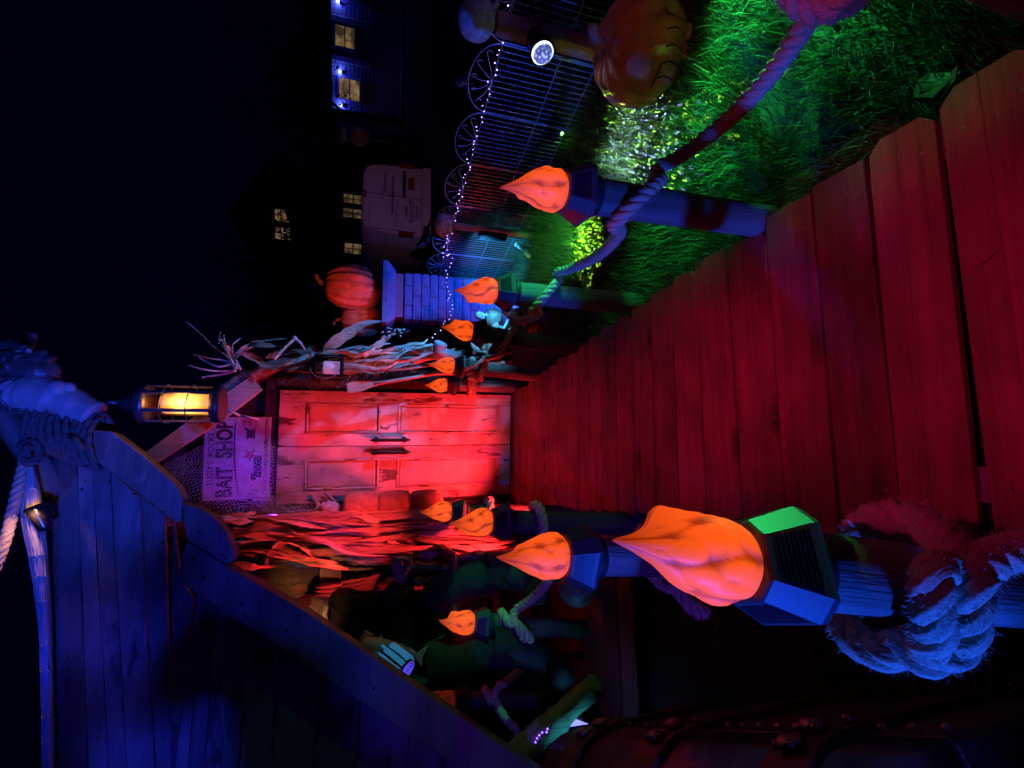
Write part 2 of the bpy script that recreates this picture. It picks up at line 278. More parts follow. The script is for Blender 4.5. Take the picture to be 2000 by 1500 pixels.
# ------------------------------------------------------------------ mesh helpers
class MB:
    def __init__(s): s.v = []; s.f = []
    def add(s, vs, fs):
        o = len(s.v); s.v += [tuple(v) for v in vs]; s.f += [tuple(i+o for i in f) for f in fs]; return s
    def box(s, c, d, rot=None, bev=0.0):
        x, y, z = d[0]/2, d[1]/2, d[2]/2
        if bev:
            b = bev; vs = []
            for sx in (-1, 1):
                for sy in (-1, 1):
                    for sz in (-1, 1):
                        vs += [(sx*(x-b), sy*(y-b), sz*z), (sx*(x-b), sy*y, sz*(z-b)), (sx*x, sy*(y-b), sz*(z-b))]
            k = lambda sx, sy, sz, a: ((sx > 0)*4+(sy > 0)*2+(sz > 0))*3+a
            fs = []
            for sg in (-1, 1):
                q = [(-1, -1), (1, -1), (1, 1), (-1, 1)] if sg > 0 else [(-1, 1), (1, 1), (1, -1), (-1, -1)]
                fs.append([k(a, b_, sg, 0) for a, b_ in q])
                fs.append([k(a, sg, b_, 1) for a, b_ in reversed(q)])
                fs.append([k(sg, a, b_, 2) for a, b_ in q])
            for a in (-1, 1):
                for b_ in (-1, 1):
                    t = a*b_
                    e = [k(-1, a, b_, 0), k(1, a, b_, 0), k(1, a, b_, 1), k(-1, a, b_, 1)]; fs.append(e if t > 0 else e[::-1])
                    e = [k(a, -1, b_, 0), k(a, 1, b_, 0), k(a, 1, b_, 2), k(a, -1, b_, 2)]; fs.append(e[::-1] if t > 0 else e)
                    e = [k(a, b_, -1, 1), k(a, b_, 1, 1), k(a, b_, 1, 2), k(a, b_, -1, 2)]; fs.append(e if t > 0 else e[::-1])
                    for c_ in (-1, 1):
                        tr = [k(a, b_, c_, 0), k(a, b_, c_, 1), k(a, b_, c_, 2)]; fs.append(tr if a*b_*c_ < 0 else tr[::-1])
        else:
            vs = [(a, b_, c_) for a in (-x, x) for b_ in (-y, y) for c_ in (-z, z)]
            fs = [(0, 1, 3, 2), (4, 6, 7, 5), (0, 4, 5, 1), (2, 3, 7, 6), (0, 2, 6, 4), (1, 5, 7, 3)]
        m = rot if rot is not None else Matrix.Identity(3)
        return s.add([m @ Vector(v)+Vector(c) for v in vs], fs)
    def tube(s, pts, rad, n=8, cap=True, prof=None):
        pts = [Vector(p) for p in pts]; N = len(pts)
        if not hasattr(rad, '__len__'): rad = [rad]*N
        tans = [(pts[min(i+1, N-1)]-pts[max(i-1, 0)]).normalized() for i in range(N)]
        a = Vector((0, 0, 1)) if abs(tans[0].z) < 0.9 else Vector((1, 0, 0))
        nx = (a-tans[0]*a.dot(tans[0])).normalized(); vs = []; fs = []
        for i in range(N):
            t = tans[i]; nx = (nx-t*nx.dot(t)); nx = nx.normalized() if nx.length > 1e-6 else t.orthogonal().normalized(); ny = t.cross(nx)
            for k in range(n):
                an = 2*PI*k/n; r_ = rad[i]*(prof(i, an) if prof else 1)
                vs.append(pts[i]+nx*(r_*math.cos(an))+ny*(r_*math.sin(an)))
        for i in range(N-1):
            for k in range(n):
                fs.append((i*n+k, i*n+(k+1) % n, (i+1)*n+(k+1) % n, (i+1)*n+k))
        if cap: fs.append(tuple(range(n-1, -1, -1))); fs.append(tuple((N-1)*n+k for k in range(n)))
        return s.add(vs, fs)
    def lathe(s, prof, n=24, c=(0, 0, 0), rot=None, shape=None, cap=True):
        vs = []; fs = []; m = rot if rot is not None else Matrix.Identity(3); N = len(prof)
        for i, (r_, z) in enumerate(prof):
            for k in range(n):
                an = 2*PI*k/n; q = r_*(shape(i/(N-1), an) if shape else 1)
                vs.append(m @ Vector((q*math.cos(an), q*math.sin(an), z))+Vector(c))
        for i in range(N-1):
            for k in range(n): fs.append((i*n+k, i*n+(k+1) % n, (i+1)*n+(k+1) % n, (i+1)*n+k))
        if cap: fs.append(tuple(range(n-1, -1, -1))); fs.append(tuple((N-1)*n+k for k in range(n)))
        return s.add(vs, fs)
    def prism(s, poly, d):                       # poly: 3D points of one face, d: extrusion vector
        a = [Vector(p) for p in poly]; n = len(a); d = Vector(d)
        return s.add(a+[p+d for p in a], [tuple(range(n)), tuple(range(2*n-1, n-1, -1))]+[(k, k+n, (k+1) % n+n, (k+1) % n) for k in range(n)])
    def ball(s, c, r, nu=14, nv=10, shape=None, rot=None):
        rr = r if hasattr(r, '__len__') else (r, r, r); m = rot if rot is not None else Matrix.Identity(3)
        vs = []; fs = []
        for i in range(nv+1):
            th = PI*i/nv
            for k in range(nu):
                ph = 2*PI*k/nu; d = Vector((math.sin(th)*math.cos(ph), math.sin(th)*math.sin(ph), math.cos(th)))
                q = shape(d) if shape else 1
                vs.append(m @ Vector((d.x*rr[0]*q, d.y*rr[1]*q, d.z*rr[2]*q))+Vector(c))
        for i in range(nv):
            for k in range(nu): fs.append((i*nu+k, (i+1)*nu+k, (i+1)*nu+(k+1) % nu, i*nu+(k+1) % nu))
        return s.add(vs, fs)
    def ribbon(s, pts, wid, side, fold=0.0):     # a leaf: two quads wide with a raised or sunk midrib
        N = len(pts); vs = []; fs = []
        for i in range(N):
            p = Vector(pts[i]); t = (Vector(pts[min(i+1, N-1)])-Vector(pts[max(i-1, 0)])).normalized()
            sd = Vector(side[i]) if hasattr(side[0], '__len__') else Vector(side)
            sd = (sd-t*sd.dot(t)); sd = sd.normalized() if sd.length > 1e-5 else t.orthogonal().normalized()
            nn = t.cross(sd); h = wid[i]/2
            vs += [p-sd*h, p+nn*(fold*h), p+sd*h]
        for i in range(N-1):
            a = i*3; fs += [(a, a+1, a+4, a+3), (a+1, a+2, a+5, a+4)]
        return s.add(vs, fs)
    def mesh(s, name, mat, smooth=False):
        me = bpy.data.meshes.new(name); me.from_pydata(s.v, [], s.f)
        if mat: me.materials.append(mat)
        if smooth: me.polygons.foreach_set('use_smooth', [True]*len(me.polygons))
        me.update(); return me
    def build(s, name, mat, parent=None, smooth=False, loc=None, rot=None, kind=None):
        o = bpy.data.objects.new(name, s.mesh(name, mat, smooth)); C.objects.link(o)
        if parent is not None: o.parent = parent
        if loc is not None: o.location = loc
        if rot is not None: o.rotation_euler = rot
        if kind: o['kind'] = kind
        return o
def inst(name, me, parent=None, loc=(0, 0, 0), rot=(0, 0, 0), sc=None):
    o = bpy.data.objects.new(name, me); C.objects.link(o); o.parent = parent; o.location = loc; o.rotation_euler = rot
    if sc: o.scale = sc if hasattr(sc, '__len__') else (sc,)*3
    return o
def thing(name, label, cat, loc=(0, 0, 0), rot=(0, 0, 0), group=None):
    o = bpy.data.objects.new(name, None); C.objects.link(o); o.location = loc; o.rotation_euler = rot; o.empty_display_size = 0.1
    return tag(o, label, cat, group)
def tag(o, label, cat, group=None):
    o['label'] = label; o['category'] = cat
    if group: o['group'] = group
    return o
def struct(o): o['kind'] = 'structure'; return o
def dup(root, label, loc=None, rot=None):
    r = root.copy(); C.objects.link(r); r['label'] = label
    if loc is not None: r.location = loc
    if rot is not None: r.rotation_euler = rot
    for ch in list(root.children):
        c = ch.copy(); C.objects.link(c); c.parent = r
        for g in list(ch.children):
            d = g.copy(); C.objects.link(d); d.parent = c
    return r
def spline(pts, n=8):                            # Catmull-Rom through the points
    p = [Vector(q) for q in pts]; out = []
    for i in range(len(p)-1):
        a, b, c, d = p[max(i-1, 0)], p[i], p[i+1], p[min(i+2, len(p)-1)]
        for k in range(n):
            t = k/n
            out.append(0.5*((2*b)+(c-a)*t+(2*a-5*b+4*c-d)*t*t+(3*b-a-3*c+d)*t**3))
    out.append(p[-1]); return out
def resample(pts, step):
    out = [pts[0]]; acc = 0
    for a, b in zip(pts[:-1], pts[1:]):
        L = (b-a).length; d = step-acc
        while d <= L: out.append(a+(b-a)*(d/L)); d += step
        acc = (acc+L) % step if L else acc
    return out
def rope(name, label, pts, dia, mat, parent=None, group=None, seg=None, fuzz=0, ns=9, lay=None, yarn=False):
    """three twisted strands, each its own mesh"""
    step = seg or dia*0.22
    path = resample(pts, step); N = len(path); r_ = dia*0.27; rs = dia*0.275; lay = lay or dia*2.25
    t = parent or thing(name, label, 'rope', path[0], group=group)
    base = Vector(t.location) if parent is None else Vector((0, 0, 0))
    tans = [(path[min(i+1, N-1)]-path[max(i-1, 0)]).normalized() for i in range(N)]
    nx = tans[0].orthogonal().normalized(); fr = []
    for i in range(N):
        nx = nx-tans[i]*nx.dot(tans[i]); nx = nx.normalized(); fr.append((nx.copy(), tans[i].cross(nx)))
    fz = MB()
    for k in range(3):
        sp = []
        for i in range(N):
            an = 2*PI*(i*step/lay)+k*2*PI/3
            sp.append(path[i]-base+fr[i][0]*(r_*math.cos(an))+fr[i][1]*(r_*math.sin(an)))
        MB().tube(sp, rs, ns, prof=(lambda i, a: 1+0.11*math.cos(6*a-i*0.40)) if yarn else None).build('strand', mat, t, True)
    if fuzz:
        for _ in range(int(fuzz*N*step)):
            i = rnd.randrange(N); an = rnd.random()*2*PI; d = fr[i][0]*math.cos(an)+fr[i][1]*math.sin(an)
            a = path[i]-base+d*(dia*0.50); l = dia*rnd.uniform(0.05, 0.30)*(2.0 if rnd.random() < 0.04 else 1.0)
            e = a+(d*rnd.uniform(0.3, 1)+tans[i]*rnd.uniform(-1, 1)).normalized()*l
            wv = tans[i].cross(d).normalized()*0.00028
            if rnd.random() < .5: wv = tans[i]*0.00028
            mid = (a+e)/2+Vector((rnd.uniform(-1, 1), rnd.uniform(-1, 1), rnd.uniform(-1, 1)))*l*0.2
            fz.add([a-wv, a+wv, mid+wv*.8, mid-wv*.8, e], [(0, 1, 2, 3), (3, 2, 4)])
        fz.build('fibres', M_FUZZ, t, kind='stuff')
    return t
def text(s, size, name, mat, parent, loc, rot, sx=1.0, ext=0.0008, bold=0.0, align='CENTER'):
    cu = bpy.data.curves.new(name, 'FONT'); cu.body = s; cu.size = size; cu.align_x = align; cu.align_y = 'CENTER'; cu.extrude = ext; cu.offset = bold
    cu.resolution_u = 3
    ob = bpy.data.objects.new(name, cu); C.objects.link(ob)
    me = bpy.data.meshes.new_from_object(ob.evaluated_get(bpy.context.evaluated_depsgraph_get())); bpy.data.objects.remove(ob)
    me.materials.clear(); me.materials.append(mat)
    o = bpy.data.objects.new(name, me); C.objects.link(o); o.parent = parent; o.location = loc; o.rotation_euler = rot; o.scale = (sx, 1, 1)
    return o

# ================================================================== THE GROUND
GZ = -0.06
gm = MB()
xs = [-60, -14, -5, -2.5, -0.5, 0.8, 1.6, 2.4, 3.2, 4.0]; ys = [-6, 0, 1, 2, 3, 4, 5, 6]
lawn = MB()
for i in range(len(xs)-1):
    for j in range(len(ys)-1):
        lawn.add([(xs[i], ys[j], GZ), (xs[i+1], ys[j], GZ), (xs[i+1], ys[j+1], GZ), (xs[i], ys[j+1], GZ)], [(0, 1, 2, 3)])
struct(lawn.build('ground', M_SOIL))
far = MB().add([(-200, -200, -0.36), (200, -200, -0.36), (200, 220, -0.36), (-200, 220, -0.36)], [(0, 1, 2, 3)])
struct(far.build('street', M_ASPH))
bank = MB().add([(4.0, -6, GZ), (5.0, -6, -0.34), (5.0, 7, -0.34), (4.0, 6, GZ)], [(0, 1, 2, 3)]).add([(-60, 6, GZ), (4.0, 6, GZ), (5.0, 7, -0.34), (-60, 7, -0.34)], [(0, 1, 2, 3)])
struct(bank.build('verge', M_SOIL))
kb = MB().box((20, 23.9, -0.30), (80, 0.25, 0.16), bev=0.02)
struct(kb.build('kerb', M_CONC))
sw = MB().box((20, 25.2, -0.275), (80, 2.2, 0.16))
struct(sw.build('pavement', M_CONC))
yl = MB().box((20, 18.0, -0.352), (80, 0.12, 0.004))
struct(yl.build('road_marking', plain('road_paint', (0.55, 0.40, 0.10), 0.8, 0, 8, 0.3)))

def blades(N, xf, hmin, hmax, wid, lean, mat, name):
    v = np.zeros((N, 5, 3)); p = xf(N); N = len(p); v = v[:N]
    h = rng.uniform(hmin, hmax, N)*(0.55+0.45*rng.random(N)); a = rng.uniform(0, 2*PI, N)
    ln = rng.uniform(0.15, 1.0, N)*lean*h; clump = np.sin(p[:, 0]*9.1+1.3*np.sin(p[:, 1]*7))*1.6+np.cos(p[:, 1]*8.3)*1.6
    la = clump+rng.normal(0, 1.0, N)
    d = np.stack([np.cos(la), np.sin(la), np.zeros(N)], 1); s = np.stack([np.cos(a), np.sin(a), np.zeros(N)], 1)
    w_ = wid*rng.uniform(0.6, 1.3, N)[:, None]
    b = np.concatenate([p, np.full((N, 1), GZ)], 1)
    mid = b+d*(ln*0.35)[:, None]; mid[:, 2] += h*0.6
    tip = b+d*ln[:, None]; tip[:, 2] += h*np.clip(1.0-0.25*lean*rng.random(N), 0.35, 1)
    v[:, 0] = b-s*w_; v[:, 1] = b+s*w_; v[:, 2] = mid+s*w_*0.75; v[:, 3] = mid-s*w_*0.75; v[:, 4] = tip
    idx = np.arange(N)*5
    f = [];
    me = bpy.data.meshes.new(name)
    me.vertices.add(N*5); me.vertices.foreach_set('co', v.reshape(-1))
    loops = np.stack([idx, idx+1, idx+2, idx+3, idx+3, idx+2, idx+4], 1).reshape(-1)
    me.loops.add(len(loops)); me.loops.foreach_set('vertex_index', loops)
    me.polygons.add(N*2)
    st = np.stack([np.arange(N)*7, np.arange(N)*7+4], 1).reshape(-1); tt = np.tile([4, 3], N)
    me.polygons.foreach_set('loop_start', st); me.polygons.foreach_set('loop_total', tt)
    me.materials.append(mat); me.update(calc_edges=True); me.validate()
    o = bpy.data.objects.new(name, me); C.objects.link(o); o['kind'] = 'stuff'; return o
def right_lawn(N):
    n2 = N
    y = 0.05+5.9*rng.random(n2)**1.7; x = 0.79+2.9*rng.random(n2)**0.9
    bare = np.sin(x*5.0+2*np.sin(y*4.1))*np.sin(y*6.3+x*2.0)
    keep = (bare > -0.72) | (rng.random(n2) < 0.3)
    keep &= ~((x > 1.42) & (x < 2.02) & (y > 3.6) & (y < 4.2))
    return np.stack([x, y], 1)[keep]
g = blades(135000, right_lawn, 0.05, 0.14, 0.0012, 1.1, M_GRASS, 'lawn_grass'); tag(g, 'long green lawn grass beside the boardwalk', 'grass')
def left_lawn(N):
    y = -0.2+3.2*rng.random(N); x = -0.24-2.2*rng.random(N)**1.3
    return np.stack([x, y], 1)
g = blades(6000, left_lawn, 0.05, 0.16, 0.0013, 1.6, M_DRYG, 'dry_grass'); tag(g, 'sparse dry grass stems in the dark between post and chest', 'grass')

# ================================================================== THE BOARDWALK
bw = struct(thing('boardwalk', '', '')); del bw['label']; del bw['category']
XL, XR = -0.134, 0.776
for sx in (-0.03, 0.69):
    MB().box((sx, 1.75, -0.045), (0.07, 3.9, 0.05)).build('joist', M_POST, bw)
def picket(wd, ln, dogL, dogR, n=6):
    t = 0.017; e = 0.0015; h = wd/2; m = MB(); c = 0.028
    def end(s, dog):
        if dog: return [(s*(ln/2-c), -h), (s*ln/2, -h+c), (s*ln/2, h-c), (s*(ln/2-c), h)]
        return [(s*ln/2, -h), (s*ln/2, h)]
    A = end(-1, dogL)[::-1]; B = end(1, dogR)
    poly = A+B                                   # counter-clockwise from above
    top = [(x*(1-e/ln*2), y*(1-2*e/wd), 0.0) for x, y in poly]; mid = [(x, y, -e) for x, y in poly]; bot = [(x, y, -t) for x, y in poly]
    k = len(poly); vs = top+mid+bot
    fs = [tuple(range(k)), tuple(range(3*k-1, 2*k-1, -1))]
    for q in range(k):
        q2 = (q+1) % k
        fs += [(q, q+k, q2+k, q2), (q+k, q+2*k, q2+2*k, q2+k)]
    return m.add(vs, fs)
SKEW = [(0.30, -6.4), (0.72, -6.3), (1.1, -6.3), (1.7, -7.6), (2.6, -8.8), (3.9, -9.2)]
def skew(y): return float(np.interp(y, [a for a, _ in SKEW], [b for _, b in SKEW]))
gaps = [0.075, 0.235, 0.405, 0.579, 0.728, 0.876, 1.035, 1.200, 1.362]
while gaps[-1] < 3.66: gaps.append(gaps[-1]+rnd.uniform(0.143, 0.157))
scr = MB().lathe([(0.0042, -0.001), (0.0045, 0.0006), (0.003, 0.0012)], 10).mesh('screw', M_BRASS)
for i in range(len(gaps)-1):
    y0, y1 = gaps[i], gaps[i+1]; gap = rnd.uniform(0.006, 0.011); wd = y1-y0-gap; yc = (y0+y1)/2
    a = skew(yc)+rnd.uniform(-0.3, 0.3)
    if i == 2: a += 0.0; wd -= 0.012; yc -= 0.004
    if i == 3: a -= 0.3
    ln = (XR-XL)/math.cos(R(a))+rnd.uniform(-0.012, 0.012)
    side = i % 3
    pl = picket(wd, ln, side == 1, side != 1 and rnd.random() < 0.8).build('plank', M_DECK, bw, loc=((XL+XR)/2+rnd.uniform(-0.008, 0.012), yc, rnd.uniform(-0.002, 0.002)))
    # measured gaps are taken about 0.12 m right of the middle of the walk
    pl.location.y += math.tan(R(-a))*(-0.0)
    pl.rotation_euler = (rnd.uniform(-0.006, 0.006), rnd.uniform(-0.002, 0.002), R(a))
    if i < 14:
        for sx in (-0.36, 0.36):
            for sy in (-0.3, 0.3):
                if rnd.random() < 0.7: inst('screw', scr, pl, (sx+rnd.uniform(-0.02, 0.02), sy*wd+rnd.uniform(-.008, .008), 0.0))
lt = MB()
for _ in range(46):
    x = rnd.uniform(-0.08, 0.74); y = rnd.uniform(0.45, 3.4); a = rnd.uniform(0, PI); l = rnd.uniform(0.012, 0.06); b = rnd.uniform(-0.4, 0.4)
    lt.tube([(x, y, 0.0035), (x+l*0.5*math.cos(a), y+l*0.5*math.sin(a), 0.006), (x+l*math.cos(a+b), y+l*math.sin(a+b), 0.0035)], 0.0007, 4)
tag(lt.build('straw_litter', M_DRYG, kind='stuff'), 'loose bits of dry grass scattered on the boardwalk', 'straw')
# side branch of the boardwalk on the left
bb = struct(thing('side_boardwalk', '', '')); del bb['label']; del bb['category']
y = 2.06
while y < 3.05:
    wd = rnd.uniform(0.128, 0.14)
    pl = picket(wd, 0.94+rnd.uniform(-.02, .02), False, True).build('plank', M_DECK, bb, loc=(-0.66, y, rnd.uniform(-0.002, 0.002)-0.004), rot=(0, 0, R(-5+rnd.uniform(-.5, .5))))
    y += wd+0.009
for sx in (-0.95, -0.4): MB().box((sx, 2.55, -0.047), (0.07, 1.0, 0.05)).build('joist', M_POST, bb)

# ================================================================== POSTS, TORCHES, ROPES
def post_mesh(w_, d, h, name, mat):
    poly = []
    for k in range(20):
        an = 2*PI*k/20; ca, sa = math.cos(an), math.sin(an)
        x = w_/2*math.copysign(abs(ca)**0.92, ca); y = max(-d/2*0.93, min(d/2*0.93, d/2*math.copysign(abs(sa)**0.92, sa))); poly.append((x, y))
    m = MB(); n = 20; zs = [-0.06, h*0.25, h*0.5, h*0.75, h-0.008, h]; vs = []; fs = []
    for i, z in enumerate(zs):
        q = 0.92 if i == len(zs)-1 else 1
        for x, y in poly: vs.append((x*q, y*q, z))
    for i in range(len(zs)-1):
        for k in range(n): fs.append((i*n+k, i*n+(k+1) % n, (i+1)*n+(k+1) % n, (i+1)*n+k))
    fs.append(tuple((len(zs)-1)*n+k for k in range(n)))
    m.add(vs, fs); return m.mesh(name, mat, True)
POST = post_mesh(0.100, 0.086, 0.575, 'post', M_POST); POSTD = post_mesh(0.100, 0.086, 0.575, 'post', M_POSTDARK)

def flame_mesh(seed):
    q = random.Random(seed); n = 80; N = 64; vs = []; fs = []; sh = []
    ph = [q.uniform(0, 6.28) for _ in range(10)]; bd = q.uniform(0, 6.28)
    H = 0.218
    prof = [(0, 0.050), (0.04, 0.059), (0.12, 0.0680), (0.22, 0.0690), (0.34, 0.0660), (0.48, 0.055), (0.62, 0.0395), (0.74, 0.0250), (0.86, 0.0130), (0.95, 0.006), (1.0, 0.0012)]
    for i in range(N+1):
        t = i/N; r_ = float(np.interp(t, [a for a, _ in prof], [b for _, b in prof]))
        ox = 0.013*math.sin(t*3.4+bd)*t+0.012*t**4; oy = 0.010*math.sin(t*3.9+bd+1.5)*t
        for k in range(n):
            an = 2*PI*k/n
            # tongues of flame: ridges that wind upwards and meet in sharp creases
            a1 = abs(math.sin(2.5*an+ph[0]+1.5*t+0.7*math.sin(6*t+ph[1])))
            a2 = abs(math.sin(3.5*an+ph[2]-5.2*t+0.9*math.sin(7*t+2*an+ph[3])))
            a3 = abs(math.sin(1.5*an+ph[4]+11.0*t+1.1*math.sin(3*an+ph[5])))
            cr = (a1**0.55)*0.5+(a2**0.6)*0.3+(a3**0.6)*0.2        # 0 in a crease, 1 on a ridge
            env = min(1, t*6)*(1-0.3*t)
            q_ = 1+env*0.30*(cr-0.80)
            side = math.exp(-((t-0.60)/0.12)**2)*max(0, math.cos(an-ph[6]))**7*0.55
            rr = r_*(q_+side)
            vs.append((rr*math.cos(an)+ox, rr*math.sin(an)+oy, t*H+side*0.02))
            sh.append(max(0.0, min(1.0, (0.35+0.65*min(1, max(0, (cr-0.40)/0.32)))*(1-0.75*max(0, (t-0.45)/0.55)**1.5)*(1-0.25*math.exp(-t*18)))))  # glow painted in: dimmer in creases and towards the tip
    for i in range(N):
        for k in range(n): fs.append((i*n+k, i*n+(k+1) % n, (i+1)*n+(k+1) % n, (i+1)*n+k))
    me = MB().add(vs, fs).mesh('flame', M_FLAME, True)
    at = me.attributes.new('shell', 'FLOAT', 'POINT'); at.data.foreach_set('value', sh); return me
FLAMES = [flame_mesh(s) for s in (3, 8, 21)]
def oct_ring(a, b, z):                           # square of half width a with corners cut to half edge b
    return [(a, -b, z), (a, b, z), (b, a, z), (-b, a, z), (-a, b, z), (-a, -b, z), (-b, -a, z), (b, -a, z)]
def rings(rs):
    m = MB(); n = len(rs[0]); vs = [p for r_ in rs for p in r_]; fs = []
    for i in range(len(rs)-1):
        for k in range(n): fs.append((i*n+k, i*n+(k+1) % n, (i+1)*n+(k+1) % n, (i+1)*n+k))
    fs.append(tuple(range(n-1, -1, -1))); fs.append(tuple((len(rs)-1)*n+k for k in range(n)))
    return m.add(vs, fs)
CAPM = rings([oct_ring(0.058, 0.040, 0), oct_ring(0.078, 0.052, 0.010), oct_ring(0.080, 0.050, 0.018), oct_ring(0.055, 0.030, 0.068), oct_ring(0.050, 0.030, 0.070)]).mesh('cap', M_CAP)
COLL = MB().lathe([(0.066, -0.022), (0.0675, -0.018), (0.0675, 0.004), (0.062, 0.006)], 32).mesh('collar', M_BLACKM, True)
def panel_mesh(mat, name):
    t0, t1 = 0.14, 0.86
    def pt(t, s, off):
        a = 0.080+(0.055-0.080)*t; b = 0.050+(0.030-0.050)*t; z = 0.018+0.050*t
        nrm = Vector((0.050, 0, 0.025)).normalized()
        return Vector((a, s*b*0.86, z))+nrm*off
    o = [pt(t0, -1, .0012), pt(t0, 1, .0012), pt(t1, 1, .0012), pt(t1, -1, .0012)]
    m = MB().add(o+[p-Vector((0.050, 0, 0.025)).normalized()*0.003 for p in o], [(0, 1, 2, 3), (4, 5, 1, 0), (5, 6, 2, 1), (6, 7, 3, 2), (7, 4, 0, 3)])
    return m.mesh(name, mat)
PANEL = panel_mesh(M_SOLAR, 'solar_panel'); FACET = panel_mesh(M_CAPP, 'facet')
LED = MB().ball((0, 0, 0), 0.0022, 8, 6).mesh('indicator', glow('indicator_red', (1, 0.15, 0.05), 3))
def torch_post(base, top, yaw, label_p, label_t, k, dark=False, lit=True, group_p='torch posts', cap_sc=(1.0, 1.0)):
    base = Vector(base); top = Vector(top); d = (top-base)
    rot = (Vector((0, 0, 1)).rotation_difference(d.normalized()).to_matrix() @ Matrix.Rotation(yaw, 3, 'Z')).to_euler()
    po = inst('torch_post', POSTD if dark else POST, None, base, rot); tag(po, label_p, 'post', group_p); po.scale.z = d.length/0.575
    t = thing('solar_torch', label_t, 'torch light', base+d*1.012, rot, 'solar flame torches'); t.scale = (0.82*cap_sc[0], 0.82*cap_sc[0], 0.90*cap_sc[1])
    inst('collar', COLL, t); inst('cap', CAPM, t, sc=(1.12, 1.12, 1.28))
    for q in range(4): inst('solar_panel', PANEL if q in (0, 2, 3) or k != 0 else PANEL, t, (0, 0, 0), (0, 0, q*PI/2), (1.12, 1.12, 1.28))
    fl = inst('flame', FLAMES[k % 3], t, (0, 0, 0.0885), (0, 0, 1.7*k), (1.0, 1.0, 0.90))
    if not lit:
        fl.data = fl.data.copy(); fl.data.materials.clear(); fl.data.materials.append(M_FLAMEDIM)
    return po, t
ordn = ['nearest', 'second', 'third', 'fourth', 'farthest']
RP = [((0.797, 1.015, GZ), (0.786, 1.015, 0.575)), ((0.829, 1.771, GZ), (0.826, 1.771, 0.560)), ((0.815, 2.457, GZ), (0.872, 2.457, 0.515)),
      ((0.800, 3.091, GZ), (0.842, 3.091, 0.506)), ((0.828, 3.62, GZ), (0.831, 3.62, 0.470))]
lp = ['grey timber torch post lit blue, nearest on the lawn side of the boardwalk', 'grey timber torch post on the lawn side, second from the camera',
      'dark timber torch post on the lawn side, third from the camera', 'red-lit timber torch post on the lawn side, second from the doors', 'red-lit timber torch post right beside the double doors, lawn side']
lt = ['glowing orange flame torch on the nearest lawn-side post', 'glowing orange flame torch on second lawn-side post, in front of the blue pillar',
      'glowing orange flame torch on third lawn-side post, beside the pillar foot', 'glowing orange flame torch on fourth lawn-side post, beside the oar', 'smallest glowing flame torch, on the lawn-side post at the doors']
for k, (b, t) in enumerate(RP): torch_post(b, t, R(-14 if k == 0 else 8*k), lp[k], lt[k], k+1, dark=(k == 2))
torch_post((0.86, 0.345, GZ), (0.86, 0.345, 0.52), 0, 'timber torch post at right edge of view under the knotted rope', 'flame torch above the knotted rope at right edge', 6)
LP = [((-0.23, 0.50, GZ), (-0.1155, 0.50, 0.618)), ((-0.24, 1.156, GZ), (-0.183, 1.156, 0.578)), ((-0.185, 1.95, GZ), (-0.141, 1.95, 0.564)), ((-0.17, 2.72, GZ), (-0.125, 2.72, 0.60)),
      ((-0.77, 2.50, GZ), (-0.674, 2.50, 0.53)), ((-1.30, 3.03, GZ), (-1.218, 3.03, 0.538))]
lp = ['blue-lit timber torch post closest to the camera, wrapped in thick rope', 'timber torch post behind the closest torch, left edge of boardwalk',
      'dark torch post on the left boardwalk edge, third from camera', 'dark torch post on the left edge nearest the doors', 'dark torch post in front of the seated dummy legs', 'dark torch post behind the ship bow at far left']
lt = ['very large glowing orange flame torch closest to the camera', 'glowing orange flame torch directly behind the closest one', 'glowing orange flame torch in front of the red husks, third on the left edge',
      'glowing orange flame torch partly hidden beside the floats near the doors', 'glowing orange flame torch between the seated dummy knees', 'dim unlit flame torch half hidden by the ship bow']
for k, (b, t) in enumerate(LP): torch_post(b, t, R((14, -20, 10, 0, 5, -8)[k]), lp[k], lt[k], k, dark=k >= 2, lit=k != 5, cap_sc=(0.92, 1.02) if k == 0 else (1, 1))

def wrap(c, axis_tilt, rx, ry, turns, z0, dz, a0, n=18):
    """a rope turn round a post: c post axis point (x, y)"""
    out = []
    N = max(4, int(n*abs(turns)))
    for i in range(N+1):
        a = a0+2*PI*turns*i/N
        out.append(Vector((c[0]+rx*math.cos(a), c[1]+ry*math.sin(a), z0+dz*i/N+axis_tilt*math.cos(a))))
    return out
RD = 0.038
# lawn-side rope: one rope from post to post
def swag(a, b, sag, n=10):
    a, b = Vector(a), Vector(b); return [a.lerp(b, i/n)+Vector((0, 0, -sag*4*(i/n)*(1-i/n))) for i in range(n+1)]
pR = []
k0 = Vector((0.74, 0.40, 0.47))
def attach(i, z): b, t = RP[i]; b, t = Vector(b), Vector(t); return b.lerp(t, (z-b.z)/(t.z-b.z))
A1 = attach(0, 0.40); A2 = attach(1, 0.40); A3 = attach(2, 0.37); A4 = attach(3, 0.36); A5 = attach(4, 0.34)
path = [Vector((0.93, 0.30, 0.44)), Vector((0.86, 0.26, 0.50)), Vector((0.78, 0.33, 0.50)), k0+Vector((0.02, 0.0, -0.02))]
path += swag(k0+Vector((0.05, 0.03, -0.03)), A1+Vector((0.10, -0.03, -0.03)), 0.055)
path += wrap((A1.x, A1.y), -0.075, 0.074, 0.066, -0.62, A1.z+0.03, 0.0, 0.35)[0:]
path += swag(A1+Vector((-0.04, 0.085, 0.04)), A2+Vector((0.085, -0.06, -0.02)), 0.05)
path += wrap((A2.x, A2.y), -0.06, 0.073, 0.065, -0.62, A2.z+0.02, 0.0, 0.2)
path += swag(A2+Vector((-0.04, 0.085, 0.03)), A3+Vector((0.085, -0.06, -0.01)), 0.05)
path += wrap((A3.x, A3.y), -0.045, 0.073, 0.065, -0.62, A3.z+0.02, 0.0, 0.2)
